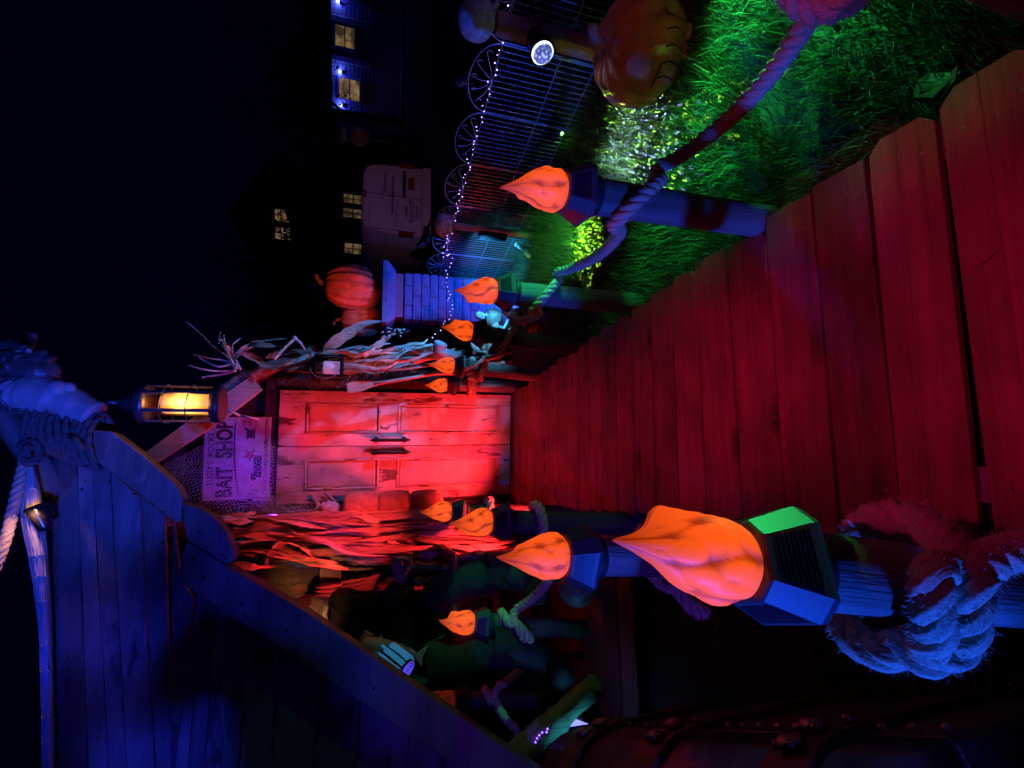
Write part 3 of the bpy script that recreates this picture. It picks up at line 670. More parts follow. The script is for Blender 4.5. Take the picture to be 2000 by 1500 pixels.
path += swag(A3+Vector((-0.05, 0.08, 0.03)), A4+Vector((0.06, -0.085, 0.02)), 0.05)
path += wrap((A4.x, A4.y), -0.03, 0.073, 0.065, -0.62, A4.z+0.03, 0.0, -0.6)
path += swag(A4+Vector((-0.05, 0.08, 0.02)), A5+Vector((0.05, -0.085, 0.04)), 0.02, 6)
path += wrap((A5.x, A5.y), 0, 0.073, 0.065, -1.6, A5.z+0.04, -0.05, -1.0)
rope('post_rope', 'thick twisted rope strung between the torch posts on lawn side', spline(path, 4), RD, M_ROPE, fuzz=2600, group='boardwalk ropes')
# bulky knot at the right edge
kp = []
for i in range(60):
    a = i/59*2*PI*2.2; kp.append(k0+Vector((0.036*math.cos(a)+0.012*math.cos(2.7*a)+0.02, 0.03*math.sin(a)-0.01, 0.036*math.sin(a*1.13)+0.014*math.cos(1.7*a)+0.015)))
rope('rope_knot', 'fat purple-lit rope knot at the right edge of view', spline(kp, 2), RD, M_ROPE, fuzz=2600, group='boardwalk ropes')
# left-edge rope, closest post: two turns, a hanging bight, and a lead out towards the camera
L1 = Vector((-0.150, 0.455, 0.40))
E1 = lambda x, y, Y: P(x, y, Y)
path = [P(2120, 1045, 0.370), P(2040, 1066, 0.383), P(1965, 1080, 0.401), P(1905, 1112, 0.401), P(1892, 1160, 0.401), P(1885, 1215, 0.414), P(1862, 1262, 0.432), P(1808, 1284, 0.451), P(1772, 1256, 0.475), P(1745, 1272, 0.494),
        P(1700, 1268, 0.531), P(1655, 1232, 0.568), P(1640, 1165, 0.605), P(1655, 1090, 0.605), P(1684, 1026, 0.574), P(1738, 1006, 0.531), P(1795, 1016, 0.482), P(1842, 1056, 0.438), P(1868, 1110, 0.414), P(1874, 1160, 0.414), P(1858, 1220, 0.426)]
rope('post_rope', 'thick fuzzy rope looped and knotted round the closest torch post', spline(path, 6), 0.044, M_ROPE, fuzz=5200, group='boardwalk ropes', ns=20, yarn=True, seg=0.0045)
path = [P(1838, 1104, 0.414), P(1822, 1130, 0.401), P(1818, 1185, 0.408), P(1824, 1235, 0.422), P(1806, 1266, 0.445)]
rope('rope_end', 'short rope end hanging over the closest knot', spline(path, 6), 0.040, M_ROPE, fuzz=5200, group='boardwalk ropes', ns=20, yarn=True, seg=0.0045)
# rope round the second and third left posts and along the side branch
A = Vector((-0.20, 1.156, 0.36))
path = wrap((A.x, A.y), 0.02, 0.074, 0.066, 1.3, 0.40, -0.03, -0.3)
path += [A+Vector((-0.12, -0.06, -0.02)), A+Vector((-0.13, -0.02, -0.08)), A+Vector((-0.09, 0.03, -0.04))]
rope('post_rope', 'rope turned round the torch post behind the closest torch', spline(path, 3), RD, M_ROPE, fuzz=2600, group='boardwalk ropes')
B3 = Vector((-0.150, 1.95, 0.0)); B5 = Vector((-0.70, 2.50, 0.0)); B6 = Vector((-1.25, 3.03, 0))
path = wrap((B3.x, B3.y), 0.0, 0.074, 0.068, -0.55, 0.45, -0.01, 0.5)
path += swag((B3.x-0.10, B3.y-0.02, 0.43), (B5.x+0.09, B5.y-0.05, 0.40), 0.10)
path += wrap((B5.x, B5.y), 0.05, 0.073, 0.065, 1.05, 0.42, -0.03, -1.2)
path += swag((B5.x-0.02, B5.y-0.09, 0.36), (B6.x+0.09, B6.y-0.05, 0.38), 0.09)
path += wrap((B6.x, B6.y), 0.04, 0.073, 0.065, 1.05, 0.40, -0.03, -1.2)
path += [B6+Vector((-0.06, -0.10, 0.34)), B6+Vector((-0.12, -0.1, 0.28)), B6+Vector((-0.20, -0.06, 0.27))]
rope('post_rope', 'rope sagging from the third left post past the seated dummy to the far post', spline(path, 3), 0.044, M_ROPE, fuzz=900, group='boardwalk ropes')
path = wrap((-0.135, 2.72), 0.0, 0.073, 0.065, -1.1, 0.47, -0.02, 0.5)
rope('post_rope', 'rope turn round the left post nearest the doors', spline(path, 3), 0.044, M_ROPE, group='boardwalk ropes')
#@@NEXT@@
# ================================================================== THE SHIP BOW ON THE LEFT
HY = 2.0
ship = thing('ship_bow', 'large wooden ship bow of horizontal planks lit deep blue, jutting over the boardwalk', 'ship bow', (-1.2, HY, GZ))
org = Vector(ship.location)
def H(x, y, Y=HY): return P(x, y, Y)-org
seams = [((112, 850), (130, 1500)), ((150, 880), (172, 1500)), ((180, 905), (212, 1500)), ((216, 930), (248, 1500)), ((276, 972), (304, 1500)), ((322, 1010), (337, 1500)),
         ((384, 1164), (341, 1500)), ((394, 1180), (368, 1500)), ((425, 1190), (400, 1500)), ((452, 1208), (432, 1500)), ((484, 1228), (466, 1500)), ((546, 1268), (532, 1500)), ((625, 1325), (612, 1500)), ((705, 1375), (695, 1500)), ((800, 1440), (792, 1500)), ((905, 1505), (900, 1540))]
def sx_at(k, y):
    (xa, ya), (xb, yb) = seams[k]; return xa+(xb-xa)*(y-ya)/(yb-ya)
def y_in(x): return 872+0.78*(x-150) if x < 350 else 1122+0.667*(x-348)
def strip(a, b, yr_a, yr_b, g0, g1, dy):
    pts = []; m = MB(); n = 10; top = []; bot = []
    for i in range(n+1):
        t = i/n; ya = yr_a+(1900-yr_a)*t; yb = yr_b+(1900-yr_b)*t
        xa = sx_at(a, ya)+g0+0.8*math.sin(ya*0.021+a*2.1); xb = sx_at(b, yb)-g1+0.8*math.sin(yb*0.019+b*1.3)
        if xb-xa < 1.5: xb = xa+1.5
        top.append(H(xa, ya, HY+dy)); bot.append(H(xb, yb, HY+dy))
    vs = top+bot; k = n+1; d = Vector((0, 0.018, 0)); vs = vs+[v+d for v in vs]; fs = []
    for i in range(n):
        fs += [(i, i+k, i+k+1, i+1), (i+2*k, i+2*k+1, i+3*k+1, i+3*k), (i, i+1, i+2*k+1, i+2*k), (i+k, i+3*k, i+3*k+1, i+k+1)]
    fs += [(0, 2*k, 3*k, k), (n, k+n, 3*k+n, 2*k+n)]
    return m.add(vs, fs)
for k in range(5):
    xm0 = seams[k][0][0]; xm1 = seams[k+1][0][0]
    strip(k, k+1, y_in(xm0), y_in(xm1), 1.0, 1.0 if k != 3 else 3.2, rnd.uniform(-0.004, 0.006)).build('plank', M_HULL, ship)
for k in range(6, 15):
    strip(k, k+1, y_in(seams[k][0][0]), y_in(seams[k+1][0][0]), 1.0+(k == 10), 1.2, rnd.uniform(-0.004, 0.006)).build('plank', M_HULL, ship)
m = MB().prism([H(338, 1005, HY-.004), H(333, 1500, HY-.004), H(341, 1500, HY-.004), H(378, 1170, HY-.004), H(352, 1130, HY-.004)], (0, 0.018, 0)); m.build('plank', M_HULL, ship)
def beam(px, Y, th, name, mat):
    me = MB().prism([H(x, y, Y) for x, y in px], (0, th, 0)).build(name, mat, ship)
    bv = me.modifiers.new('bevel', 'BEVEL'); bv.width = 0.006; bv.segments = 2; bv.limit_method = 'ANGLE'
    return me
beam([(105, 832), (219, 842), (282, 890), (344, 947), (356, 972), (353, 1018), (344, 1022), (192, 905), (105, 862)], HY-0.075, 0.07, 'stem_head', M_STEM)
beam([(356, 982), (390, 992), (418, 1010), (440, 1038), (454, 1070), (457, 1090), (448, 1101), (437, 1101), (364, 1054), (358, 1015)], HY-0.080, 0.075, 'stem_knee', M_STEM)
beam([(364, 1056), (440, 1104), (600, 1196), (820, 1347), (1040, 1497), (1300, 1676), (1210, 1713), (894, 1500), (600, 1304), (348, 1136), (354, 1090)], HY-0.070, 0.085, 'stem', M_STEM)
nail = MB().lathe([(0.0045, 0), (0.004, 0.0025), (0.001, 0.0035)], 8, rot=Matrix.Rotation(PI/2, 3, 'X')).mesh('nail', M_IRON)
for (x, y) in ((160, 955), (168, 910), (215, 940), (262, 965), (320, 1000), (300, 985), (338, 1040), (390, 1040), (432, 1085), (440, 1090), (378, 1090), (400, 1130), (470, 1180), (560, 1230), (640, 1290), (730, 1345), (318, 1060), (312, 1082)):
    inst('nail', nail, ship, H(x, y, HY-0.081 if 356 < x < 458 and y < 1101 else HY-0.078))
for x in (-1.75, -2.3): MB().box((x+1.2, 0.055, 1.0), (0.07, 0.06, 2.0)).build('brace', M_STEM, ship)
MB().tube([H(116, 870, HY+.02), H(122, 1200, HY+.02), H(128, 1900, HY+.02)], 0.022, 10).build('rail', M_STEM, ship, True)
# bowsprit spar and its rope
spar = MB().tube([P(-140, 690, 1.90), P(0, 800, 1.95), P(112, 960, 2.03)], [0.032, 0.036, 0.038], 12).build('bowsprit', M_STEM, None, True)
tag(spar, 'dark round spar slanting up behind the figurehead', 'spar')
rope('spar_rope', 'twisted rope hanging off the spar, its lower half lit orange', spline([P(52, 890, 1.93), P(38, 945, 1.93), P(22, 1010, 1.93), P(5, 1070, 1.93), P(-40, 1180, 1.93)], 8), 0.032, M_ROPE)
# lashing round the stem head
lash = thing('rope_lashing', 'many turns of dark rope lashed round the top of the ship stem', 'rope', P(150, 840, HY-.03))
lo = Vector(lash.location)
for k in range(11):
    t = k/10; a = Vector(P(88+t*118, 770+t*34+6*math.sin(k*2.1), HY-0.03)); b = Vector(P(82+t*128-18, 872+t*44, HY-0.03)); c = (a+b)/2-lo; hx = (a-b)/2
    pts = [c+hx*math.cos(q*PI/9)*(1.0+0.04*math.sin(k))+Vector((0, -0.075*math.sin(q*PI/9), 0.006*math.sin(q+k))) for q in range(19)]
    sub = resample(spline(pts, 4), 0.006)
    mm = MB()
    for s in range(2):
        pp = [p+Vector((0.004*math.cos(i*0.5+s*PI), 0.004*math.sin(i*0.5+s*PI), 0.004*math.sin(i*0.5+s*PI))) for i, p in enumerate(sub)]
        mm.tube(pp, 0.0085, 6)
    mm.build('turn', M_ROPED, lash, True)
MB().tube([P(140, 850, HY-.115)-lo, P(150, 862, HY-.13)-lo, P(163, 880, HY-.12)-lo], 0.010, 6).build('knot', M_ROPED, lash, True)

# hanging net bundle along the top
net = thing('net_bundle', 'pale string net gathered to a knot and stretched along the top of the ship bow', 'net', P(60, 905, 1.95)); no = Vector(net.location)
yy = [880, 900, 935, 1004, 1068, 1124, 1220, 1350, 1500, 1800]; lo_ = [52, 58, 52, 37, 52, 62, 76, 80, 82, 86]; hi_ = [58, 66, 74, 86, 92, 96, 101, 104, 106, 110]
mm = MB()
for k in range(54):
    s = (k+0.5)/54; dy = 0.05*math.sin(s*PI); pts = []
    j = rnd.uniform(-0.04, 0.04)
    for y in np.linspace(880, 1780, 34):
        a, b = np.interp(y, yy, lo_), np.interp(y, yy, hi_)
        q = min(1, max(0, s+j+0.03*math.sin(y*0.05+k)))
        pts.append(P(a+(b-a)*q, y, 1.95-dy+rnd.uniform(-.004, .004))-no)
    mm.tube(pts, 0.0014, 3)
mm.build('strings', plain('net_string', (0.62, 0.60, 0.55), 0.8), net, kind='stuff')
for y in (955, 1010, 1085, 1125, 1175, 1260, 1310, 1400, 1450):
    a, b = np.interp(y, yy, lo_), np.interp(y, yy, hi_)
    pts = [P(a+(b-a)*s, y+3*math.sin(s*9), 1.946-0.052*math.sin(s*PI))-no for s in np.linspace(0, 1, 9)]
    MB().tube(pts, 0.0022, 4).build('band', plain('net_band', (0.7, 0.68, 0.62), 0.8) if y == 955 else bpy.data.materials['net_band'], net)
rope('net_tie', 'dark rope knot tying the string net to the spar', spline([P(40, 872, 1.93), P(62, 862, 1.90), P(78, 885, 1.91), P(60, 905, 1.89), P(44, 890, 1.90), P(58, 870, 1.88)], 6), 0.026, M_ROPED)
cl = thing('clip_lamp', 'small black clip lamp shining warm light on the net bundle', 'lamp', P(78, 1010, 1.90)); lo = Vector(cl.location)
d = (P(60, 985, 1.90)-P(84, 1030, 1.90)).normalized(); q = d.to_track_quat('Z', 'Y').to_matrix()
MB().lathe([(0.016, -0.045), (0.02, -0.04), (0.024, 0.02), (0.028, 0.03), (0.028, 0.036)], 18, rot=q).build('housing', M_BLACK, cl, True)
MB().box(P(95, 1000, 1.93)-lo, (0.05, 0.014, 0.022)).build('clip', M_BLACK, cl)
MB().lathe([(0.022, 0.0365), (0.001, 0.0375)], 14, rot=q).build('lens', glow('warm_lens', (1.0, 0.45, 0.2), 6), cl)
lamp('SPOT', 'warm_clip_light', P(66, 1000, 1.86), 1.6, (1.0, 0.42, 0.2), P(40, 1090, 1.96), 120, 0.8, 0.01)

# figurehead
M_GILT = plain('figurehead_dark_paint', (0.10, 0.095, 0.09), 0.32, 0.1, 30, 0.5, 0.5)
M_SKIN = plain('figurehead_pale_paint', (0.42, 0.40, 0.38), 0.45, 0, 20, 0.2, 0.2)
fg = thing('figurehead', 'carved female figurehead with coiling dark hair on top of the ship bow', 'figurehead', P(150, 800, 1.93)); fo = Vector(fg.location)
F = lambda x, y, Y=1.93: P(x, y, Y)-fo
MB().tube(spline([F(185, 812), F(150, 795), F(110, 780), F(75, 772), F(48, 770), F(32, 765), F(18, 752)], 5), [0.05]*5+[0.057]*5+[0.066]*5+[0.068]*5+[0.060]*5+[0.042]*5+[0.032], 20).build('torso', M_SKIN, fg, True)
MB().ball(F(112, 762, 1.90), (0.036, 0.036, 0.034), 16, 12).ball(F(134, 758, 1.90), (0.022, 0.02, 0.02), 12, 8).build('bust', M_SKIN, fg, True)
def face(d):                                     # profile looks along +x
    q = 1.0
    q += 0.30*math.exp(-((d.y)/0.16)**2-((d.z-0.0)/0.20)**2)*(d.x > 0)
    q += 0.10*math.exp(-((d.y)/0.3)**2-((d.z+0.42)/0.12)**2)*(d.x > 0)+0.10*math.exp(-((d.y)/0.35)**2-((d.z+0.72)/0.16)**2)*(d.x > 0)
    q -= 0.10*(math.exp(-((d.y-0.38)/0.17)**2-((d.z-0.16)/0.13)**2)+math.exp(-((d.y+0.38)/0.17)**2-((d.z-0.16)/0.13)**2))*(d.x > 0)
    return q
tilt = Matrix.Rotation(R(28), 3, 'Y') @ Matrix.Rotation(R(-20), 3, 'Z')
MB().ball(F(66, 722), (0.062, 0.055, 0.076), 40, 32, face, tilt).build('head', M_GILT, fg, True)
for sgn in (-1, 1):
    MB().ball(F(62, 712)+tilt @ Vector((0.048, sgn*0.024, 0.012)), 0.0085, 10, 8).build('eye', M_SKIN, fg, True)
hairs = [[(40, 700), (20, 690), (8, 700), (20, 722), (50, 735), (68, 718)], [(30, 712), (4, 730), (6, 755), (36, 758), (48, 740)], [(48, 690), (62, 668), (66, 655), (58, 652)], [(40, 690), (28, 672), (14, 668), (2, 680)],
         [(20, 740), (2, 765), (14, 790), (34, 800), (60, 800)], [(10, 750), (0, 775), (20, 798), (48, 806), (80, 803)], [(30, 735), (20, 760), (34, 775), (22, 790)], [(52, 700), (30, 700), (14, 712), (24, 730), (44, 724)],
         [(60, 690), (44, 678), (30, 684), (26, 700)], [(15, 700), (-20, 710), (-30, 740), (-5, 760)], [(30, 680), (-10, 672), (-30, 690)], [(88, 706), (98, 700), (103, 697), (99, 692)], [(5, 735), (-20, 760), (-10, 790), (10, 800)], [(70, 740), (50, 750), (30, 745), (12, 735)]]
for k, hp in enumerate(hairs):
    pts = spline([F(x, y, 1.93-0.045+0.09*((k*0.37+i*0.21) % 1)) for i, (x, y) in enumerate(hp)], 7); n = len(pts)
    MB().tube(pts, [0.015*(1-0.55*i/n)*(1+0.10*math.sin(i*1.3)) for i in range(n)], 9).build('lock', M_GILT, fg, True)

# hanging lantern with glowing candle
LC = P(350, 790, 1.96); lan = thing('hanging_lantern', 'round caged lantern with a bright yellow candle hanging under the figurehead', 'lantern', P(435, 790, 1.96)); lo = Vector(lan.location)
hz = (P(268, 790, 1.96)-P(435, 790, 1.96)).z; lr = 0.066
M_LAN = plain('lantern_metal', (0.16, 0.15, 0.16), 0.38, 0.7, 40, 0.3)
MB().lathe([(lr*0.86, 0), (lr*1.06, 0.001), (lr*1.08, 0.010), (lr*1.02, 0.030), (lr*0.9, 0.032), (lr*0.55, 0.022), (0.002, 0.020)], 36).build('base', M_LAN, lan, True)
MB().lathe([(lr*1.0, hz-0.040), (lr*1.06, hz-0.030), (lr*1.04, hz-0.012), (lr*0.8, hz-0.002), (lr*0.42, hz+0.004), (lr*0.40, hz+0.030), (lr*0.30, hz+0.034), (lr*0.26, hz+0.055)], 36).build('top', M_LAN, lan, True)
for k in range(6):
    a = R(60*k); MB().box((lr*0.98*math.cos(a), lr*0.98*math.sin(a), hz/2), (0.006, 0.012, hz-0.05), Matrix.Rotation(a, 3, 'Z')).build('upright', M_LAN, lan)
for zz in (0.36, 0.66):
    MB().tube([(lr*1.08*math.cos(2*PI*k/40), lr*1.08*math.sin(2*PI*k/40), hz*zz+0.004*math.sin(4*PI*k/40)) for k in range(41)], 0.0022, 6).build('hoop', M_LAN, lan, True)
def glass():
    m, n, L, b = nodes('thin_glass')
    tr = n.new('ShaderNodeBsdfTransparent'); tr.inputs[0].default_value = (1.0, 0.86, 0.62, 1); gl = n.new('ShaderNodeBsdfGlossy'); gl.inputs['Roughness'].default_value = 0.05
    mx = n.new('ShaderNodeMixShader'); mx.inputs[0].default_value = 0.09; L.new(tr.outputs[0], mx.inputs[1]); L.new(gl.outputs[0], mx.inputs[2])
    L.new(mx.outputs[0], n['Material Output'].inputs['Surface']); return m
M_GLASS = glass()
MB().lathe([(lr*0.9, 0.03), (lr*0.9, hz-0.035)], 32, cap=False).build('glass', M_GLASS, lan, True)
def wax():
    m, n, L, b = nodes('candle_wax_lit'); tc = n.new('ShaderNodeTexCoord'); mp = n.new('ShaderNodeMapping'); mp.inputs['Location'].default_value = (0, 0, -hz*0.40*9.0); mp.inputs['Scale'].default_value = (9, 9, 9)
    g = n.new('ShaderNodeTexGradient'); g.gradient_type = 'SPHERICAL'; L.new(tc.outputs['Object'], mp.inputs[0]); L.new(mp.outputs[0], g.inputs[0])
    r = n.new('ShaderNodeValToRGB'); e = r.color_ramp.elements; e[0].position = 0.10; e[0].color = (0.45, 0.10, 0.005, 1); e[1].position = 0.66; e[1].color = (2.4, 1.3, 0.25, 1); x = e.new(0.42); x.color = (1.4, 0.45, 0.015, 1)
    L.new(g.outputs[0], r.inputs[0]); L.new(r.outputs[0], b.inputs['Emission Color']); b.inputs['Emission Strength'].default_value = 1.0; b.inputs['Base Color'].default_value = (0.8, 0.7, 0.5, 1); return m
cd_ = MB().lathe([(0.036, 0.032), (0.037, 0.04), (0.037, hz*0.66), (0.034, hz*0.70), (0.012, hz*0.69), (0.006, hz*0.66)], 28).build('candle', wax(), lan, True)
MB().tube([(0, 0, hz+0.05), (0.004, 0, hz+0.09), (0, 0, hz+0.13)], 0.008, 8).build('hook', M_LAN, lan, True)
lamp('POINT', 'lantern_light', P(360, 790, 1.96)+Vector((0.0, -0.05, 0)), 0.9, (1.0, 0.40, 0.08), radius=0.03)

# ================================================================== THE BAIT HUT AT THE END
HR = R(-10.2)
hut = thing('bait_hut', 'dark gabled hut front with weathered red-lit double doors at the end of the boardwalk', 'hut', (0.36, 3.725, 0), (0, 0, HR)); HM = hut.matrix_basis.copy() if False else (Matrix.Translation((0.36, 3.725, 0)) @ Matrix.Rotation(HR, 4, 'Z'))
HI = HM.inverted()
def L_(v): return HI @ Vector(v)
AX, AZ, EX, EZ = -0.30, 2.86, 0.68, 1.60
EL = -1.30
def roof_z(x): return AZ-(AZ-EZ)*abs(x-AX)/((EX-AX) if x > AX else (AX-EL))
z = 0.0
while z < 2.75:
    h = 0.108; zt = min(z+h, 2.84)
    def xr(zz): return min(0.60, AX+(EX-AX)*(AZ-zz)/(AZ-EZ)-0.03)
    def xl(zz): return max(-1.2, AX-(AX-EL)*(AZ-zz)/(AZ-EZ)+0.03)
    if xr(zt) > xl(zt):
        a = 0.007
        MB().add([(xl(z), 0.055-a, z), (xr(z), 0.055-a, z), (xr(zt), 0.055, zt-.002), (xl(zt), 0.055, zt-.002), (xl(z), 0.075, z), (xr(z), 0.075, z), (xr(zt), 0.075, zt-.002), (xl(zt), 0.075, zt-.002)],
                 [(0, 1, 2, 3), (7, 6, 5, 4), (0, 4, 5, 1), (3, 2, 6, 7), (1, 5, 6, 2), (0, 3, 7, 4)]).build('siding_board', M_SIDING, hut)
    z += h
MB().box((0, 0.03, 1.835), (1.0, 0.06, 0.075), bev=0.004).build('lintel', M_SIDING, hut)
MB().box((0.475, 0.02, 0.90), (0.06, 0.06, 1.79)).build('jamb', M_SIDING, hut); MB().box((-0.475, 0.02, 0.90), (0.06, 0.06, 1.79)).build('jamb', M_SIDING, hut)
for sgn, ex in ((1, EX), (-1, EL)):
    v = [(AX, -0.10, AZ+.03), (ex+0.06*sgn, -0.10, EZ-0.05), (ex+0.06*sgn, 0.7, EZ-0.05), (AX, 0.7, AZ+.03)]
    MB().add(v+[(a, b, c+0.03) for a, b, c in v], [(0, 1, 2, 3), (7, 6, 5, 4), (0, 4, 5, 1), (1, 5, 6, 2), (2, 6, 7, 3), (3, 7, 4, 0)]).build('roof', M_SIDING, hut)
def door_leaf(s):
    """one narrow two-panel leaf; s = -1 left, +1 right. local: hinge side outwards"""
    W = 0.412; Hh = 1.775; x0 = 0.002 if s > 0 else -0.002-W
    t = 0.036; parts = MB()
    so, si = 0.088, 0.092                         # outer and inner stile
    a, b = (x0+si, x0+W-so) if s > 0 else (x0+so, x0+W-si)
    zs = [0.012, 0.115, 0.935, 1.065, 1.595, Hh]
    for bx_ in (((x0, a), (zs[0], zs[5])), ((b, x0+W), (zs[0], zs[5])), ((a, b), (zs[0], zs[1])), ((a, b), (zs[2], zs[3])), ((a, b), (zs[4], zs[5]))):
        (xa, xb), (za, zb) = bx_
        e = 0.0012
        parts.box(((xa+xb)/2, 0, (za+zb)/2), (xb-xa-e, t, zb-za-e), bev=0.002)
    d = parts.build('door', M_DOOR, hut)
    for za, zb in ((zs[1], zs[2]), (zs[3], zs[4])):
        fr = 0.020; q = MB()
        o = [(a, -t/2-0.002, za), (b, -t/2-0.002, za), (b, -t/2-0.002, zb), (a, -t/2-0.002, zb)]
        i = [(a+fr, -t/2+0.012, za+fr), (b-fr, -t/2+0.012, za+fr), (b-fr, -t/2+0.012, zb-fr), (a+fr, -t/2+0.012, zb-fr)]
        mid = [(a+fr*.5, -t/2-0.006, za+fr*.5), (b-fr*.5, -t/2-0.006, za+fr*.5), (b-fr*.5, -t/2-0.006, zb-fr*.5), (a+fr*.5, -t/2-0.006, zb-fr*.5)]
        q.add(o+mid+i, [(k, (k+1) % 4, 4+(k+1) % 4, 4+k) for k in range(4)]+[(4+k, 4+(k+1) % 4, 8+(k+1) % 4, 8+k) for k in range(4)])
        q.build('moulding', M_DOOR, d)
        p2 = [(a+fr, -t/2+0.012, za+fr), (b-fr, -t/2+0.012, za+fr), (b-fr, -t/2+0.012, zb-fr), (a+fr, -t/2+0.012, zb-fr)]
        u2 = 0.012; p3 = [(a+fr+u2, -t/2+0.004, za+fr+u2), (b-fr-u2, -t/2+0.004, za+fr+u2), (b-fr-u2, -t/2+0.004, zb-fr-u2), (a+fr+u2, -t/2+0.004, zb-fr-u2)]
        MB().add(p2+p3, [(k, (k+1) % 4, 4+(k+1) % 4, 4+k) for k in range(4)]+[(4, 5, 6, 7)]).build('panel', M_DOORP, d)
    hx = 0.047*s; hz_ = 0.985; hd = MB()
    prof = [(0.002, -0.155), (0.006, -0.148), (0.004, -0.140), (0.013, -0.134), (0.011, -0.122), (0.016, -0.114), (0.010, -0.104)]
    pr = []
    for k in range(17): zz = -0.10+0.2*k/16; pr.append((0.0105+0.0035*math.sin(k*1.9)**2, zz))
    prof = prof+pr+[(r_, -zz) for r_, zz in prof[::-1]]
    hd.lathe([(r_*1.1, zz) for r_, zz in prof], 14, (hx, -t/2-0.048, hz_))
    for zz in (-0.105, 0.105):
        hd.tube([(hx, -t/2, hz_+zz), (hx, -t/2-0.048, hz_+zz)], 0.007, 8)
        hd.lathe([(0.022, 0), (0.020, 0.006), (0.008, 0.010)], 14, (hx, -t/2-0.001, hz_+zz), Matrix.Rotation(PI/2, 3, 'X'))
    hd.build('handle', M_IRON, d, True)
door_leaf(-1); door_leaf(1)

# gable board, bark log and left post
gb = MB().prism([P(262, 900, 3.46), P(300, 907, 3.46), P(437, 818, 3.46), P(512, 760, 3.46), P(492, 733, 3.46), P(437, 771, 3.46)], (0, 0.03, 0)).build('gable_board', M_PINK); tag(gb, 'pale rough-sawn board slanting along the right roof edge of the hut', 'board')
def bark(i, a): return 1+0.10*math.sin(3*a+i*0.9)+0.07*math.sin(7*a-i*1.7)+0.05*math.sin(i*2.3)
lg = MB().tube(spline([P(420, 772, 3.53), P(480, 738, 3.52), P(545, 712, 3.50), P(612, 690, 3.50)], 8), 0.045, 16, prof=bark).build('bark_log', M_LOG, None, True); tag(lg, 'rough bark log continuing the roof edge down to the black lantern', 'log')
lg = MB().tube(spline([P(505, 1112, 3.35), P(560, 1128, 3.35), P(600, 1142, 3.35), P(650, 1160, 3.35)], 8), 0.10, 18, prof=bark).build('bark_log', M_LOG, None, True); tag(lg, 'thick amber-lit bark log under the left roof edge', 'log')
tp = thing('timber_post', 'amber-lit rough tan timber post behind the red husks', 'post', (P(1060, 1142, 3.42).x, 3.42, GZ)); lo = Vector(tp.location)
c0 = P(640, 1146, 3.42); MB().tube([(0, 0, 0), (0.01, 0, 0.5), (c0.x-lo.x, 0, c0.z-lo.z)], 0.065, 14, prof=bark).build('trunk', M_TAN, tp, True)

# purple diamond cloth hanging beside the post
pc = MB(); M_PURP = plain('purple_cloth', (0.28, 0.24, 0.52), 0.8); M_PURPD = plain('dark_cloth', (0.05, 0.04, 0.07), 0.85)
cloth = thing('diamond_cloth', 'blue-purple diamond patterned cloth strip hanging beside the tan post', 'cloth', P(760, 1118, 3.22)); lo = Vector(cloth.location)
for j in range(8):
    for k in range(3):
        x0, x1 = 620+j*18, 638+j*18; y0, y1 = 1103+k*11, 1114+k*11
        yo = 0.015*math.sin(j*1.1+k)
        MB().add([P(x0-6*(k-1), y0, 3.22+yo)-lo, P(x0-6*k, y1, 3.22+yo)-lo, P(x1-6*k, y1, 3.22+yo)-lo, P(x1-6*(k-1), y0, 3.22+yo)-lo], [(0, 1, 2, 3)]).build('patch', M_PURP if (j+k) % 2 else M_PURPD, cloth)
for o in [c for c in C.objects if c.parent == cloth]:
    s = o.modifiers.new('thick', 'SOLIDIFY'); s.thickness = 0.003

# the sign above the doors
sg = thing('bait_shop_sign', 'purple-lit paper bait shop sign above the double doors, half under a net', 'sign', P(464, 895, 3.62), (0, R(-0.6), HR)); SW, SH = 0.565, 0.405
M_PAPER = plain('sign_paper', (0.34, 0.31, 0.30), 0.7, 0, 14, 0.18); M_INK = plain('sign_ink', (0.03, 0.025, 0.03), 0.8); M_REDINK = plain('sign_red_ink', (0.30, 0.05, 0.06), 0.8)
MB().box((0, 0.005, 0), (SW, 0.008, SH)).build('board', M_PAPER, sg)
tr = (PI/2, 0, 0); ty = -0.0006
def T(s, x, z, size, mat=M_INK, sxx=1.0, bold=0.0): return text(s, size, 'lettering', mat, sg, (x, ty, z), tr, sxx, 0.0004, bold)
T("TUSSY'S  ROCKS", -0.005, 0.160, 0.052, M_INK, 0.95, 0.0006)
T('BAIT', -0.160, 0.072, 0.135, M_INK, 0.74, 0.005); T('SHOP', 0.128, 0.078, 0.135, M_INK, 0.74, 0.005)
T('COLD LIVE BAIT', -0.175, -0.175, 0.030, M_REDINK, 0.85, 0.0006); T('OPEN 24 HOURS', 0.025, -0.175, 0.032, M_INK, 0.85, 0.0008); T('ALWAYS FRESH', 0.195, -0.178, 0.026, M_REDINK, 0.8, 0.0005)
for k, s in enumerate(('ICE', 'BEER', 'TACKLE')): T(s, 0.245-0.004*k, -0.040-0.034*k, 0.024, M_REDINK, 0.85, 0.0006)
MB().tube([(x, ty-0.001, 0.018-0.30*(x-0.02)**2+0.05*x) for x in np.linspace(-0.25, 0.25, 21)], [0.002+0.004*(1-abs(k-10)/10) for k in range(21)], 6).build('flourish', M_INK, sg)
st = []
for k in range(10): a = PI/2+k*PI/5+0.3; r_ = 0.055 if k % 2 == 0 else 0.024; st.append((0.02+r_*math.cos(a), ty-0.0006, -0.075+r_*math.sin(a)))
MB().prism(st[::-1], (0, 0.0008, 0)).build('starfish_print', M_REDINK, sg)
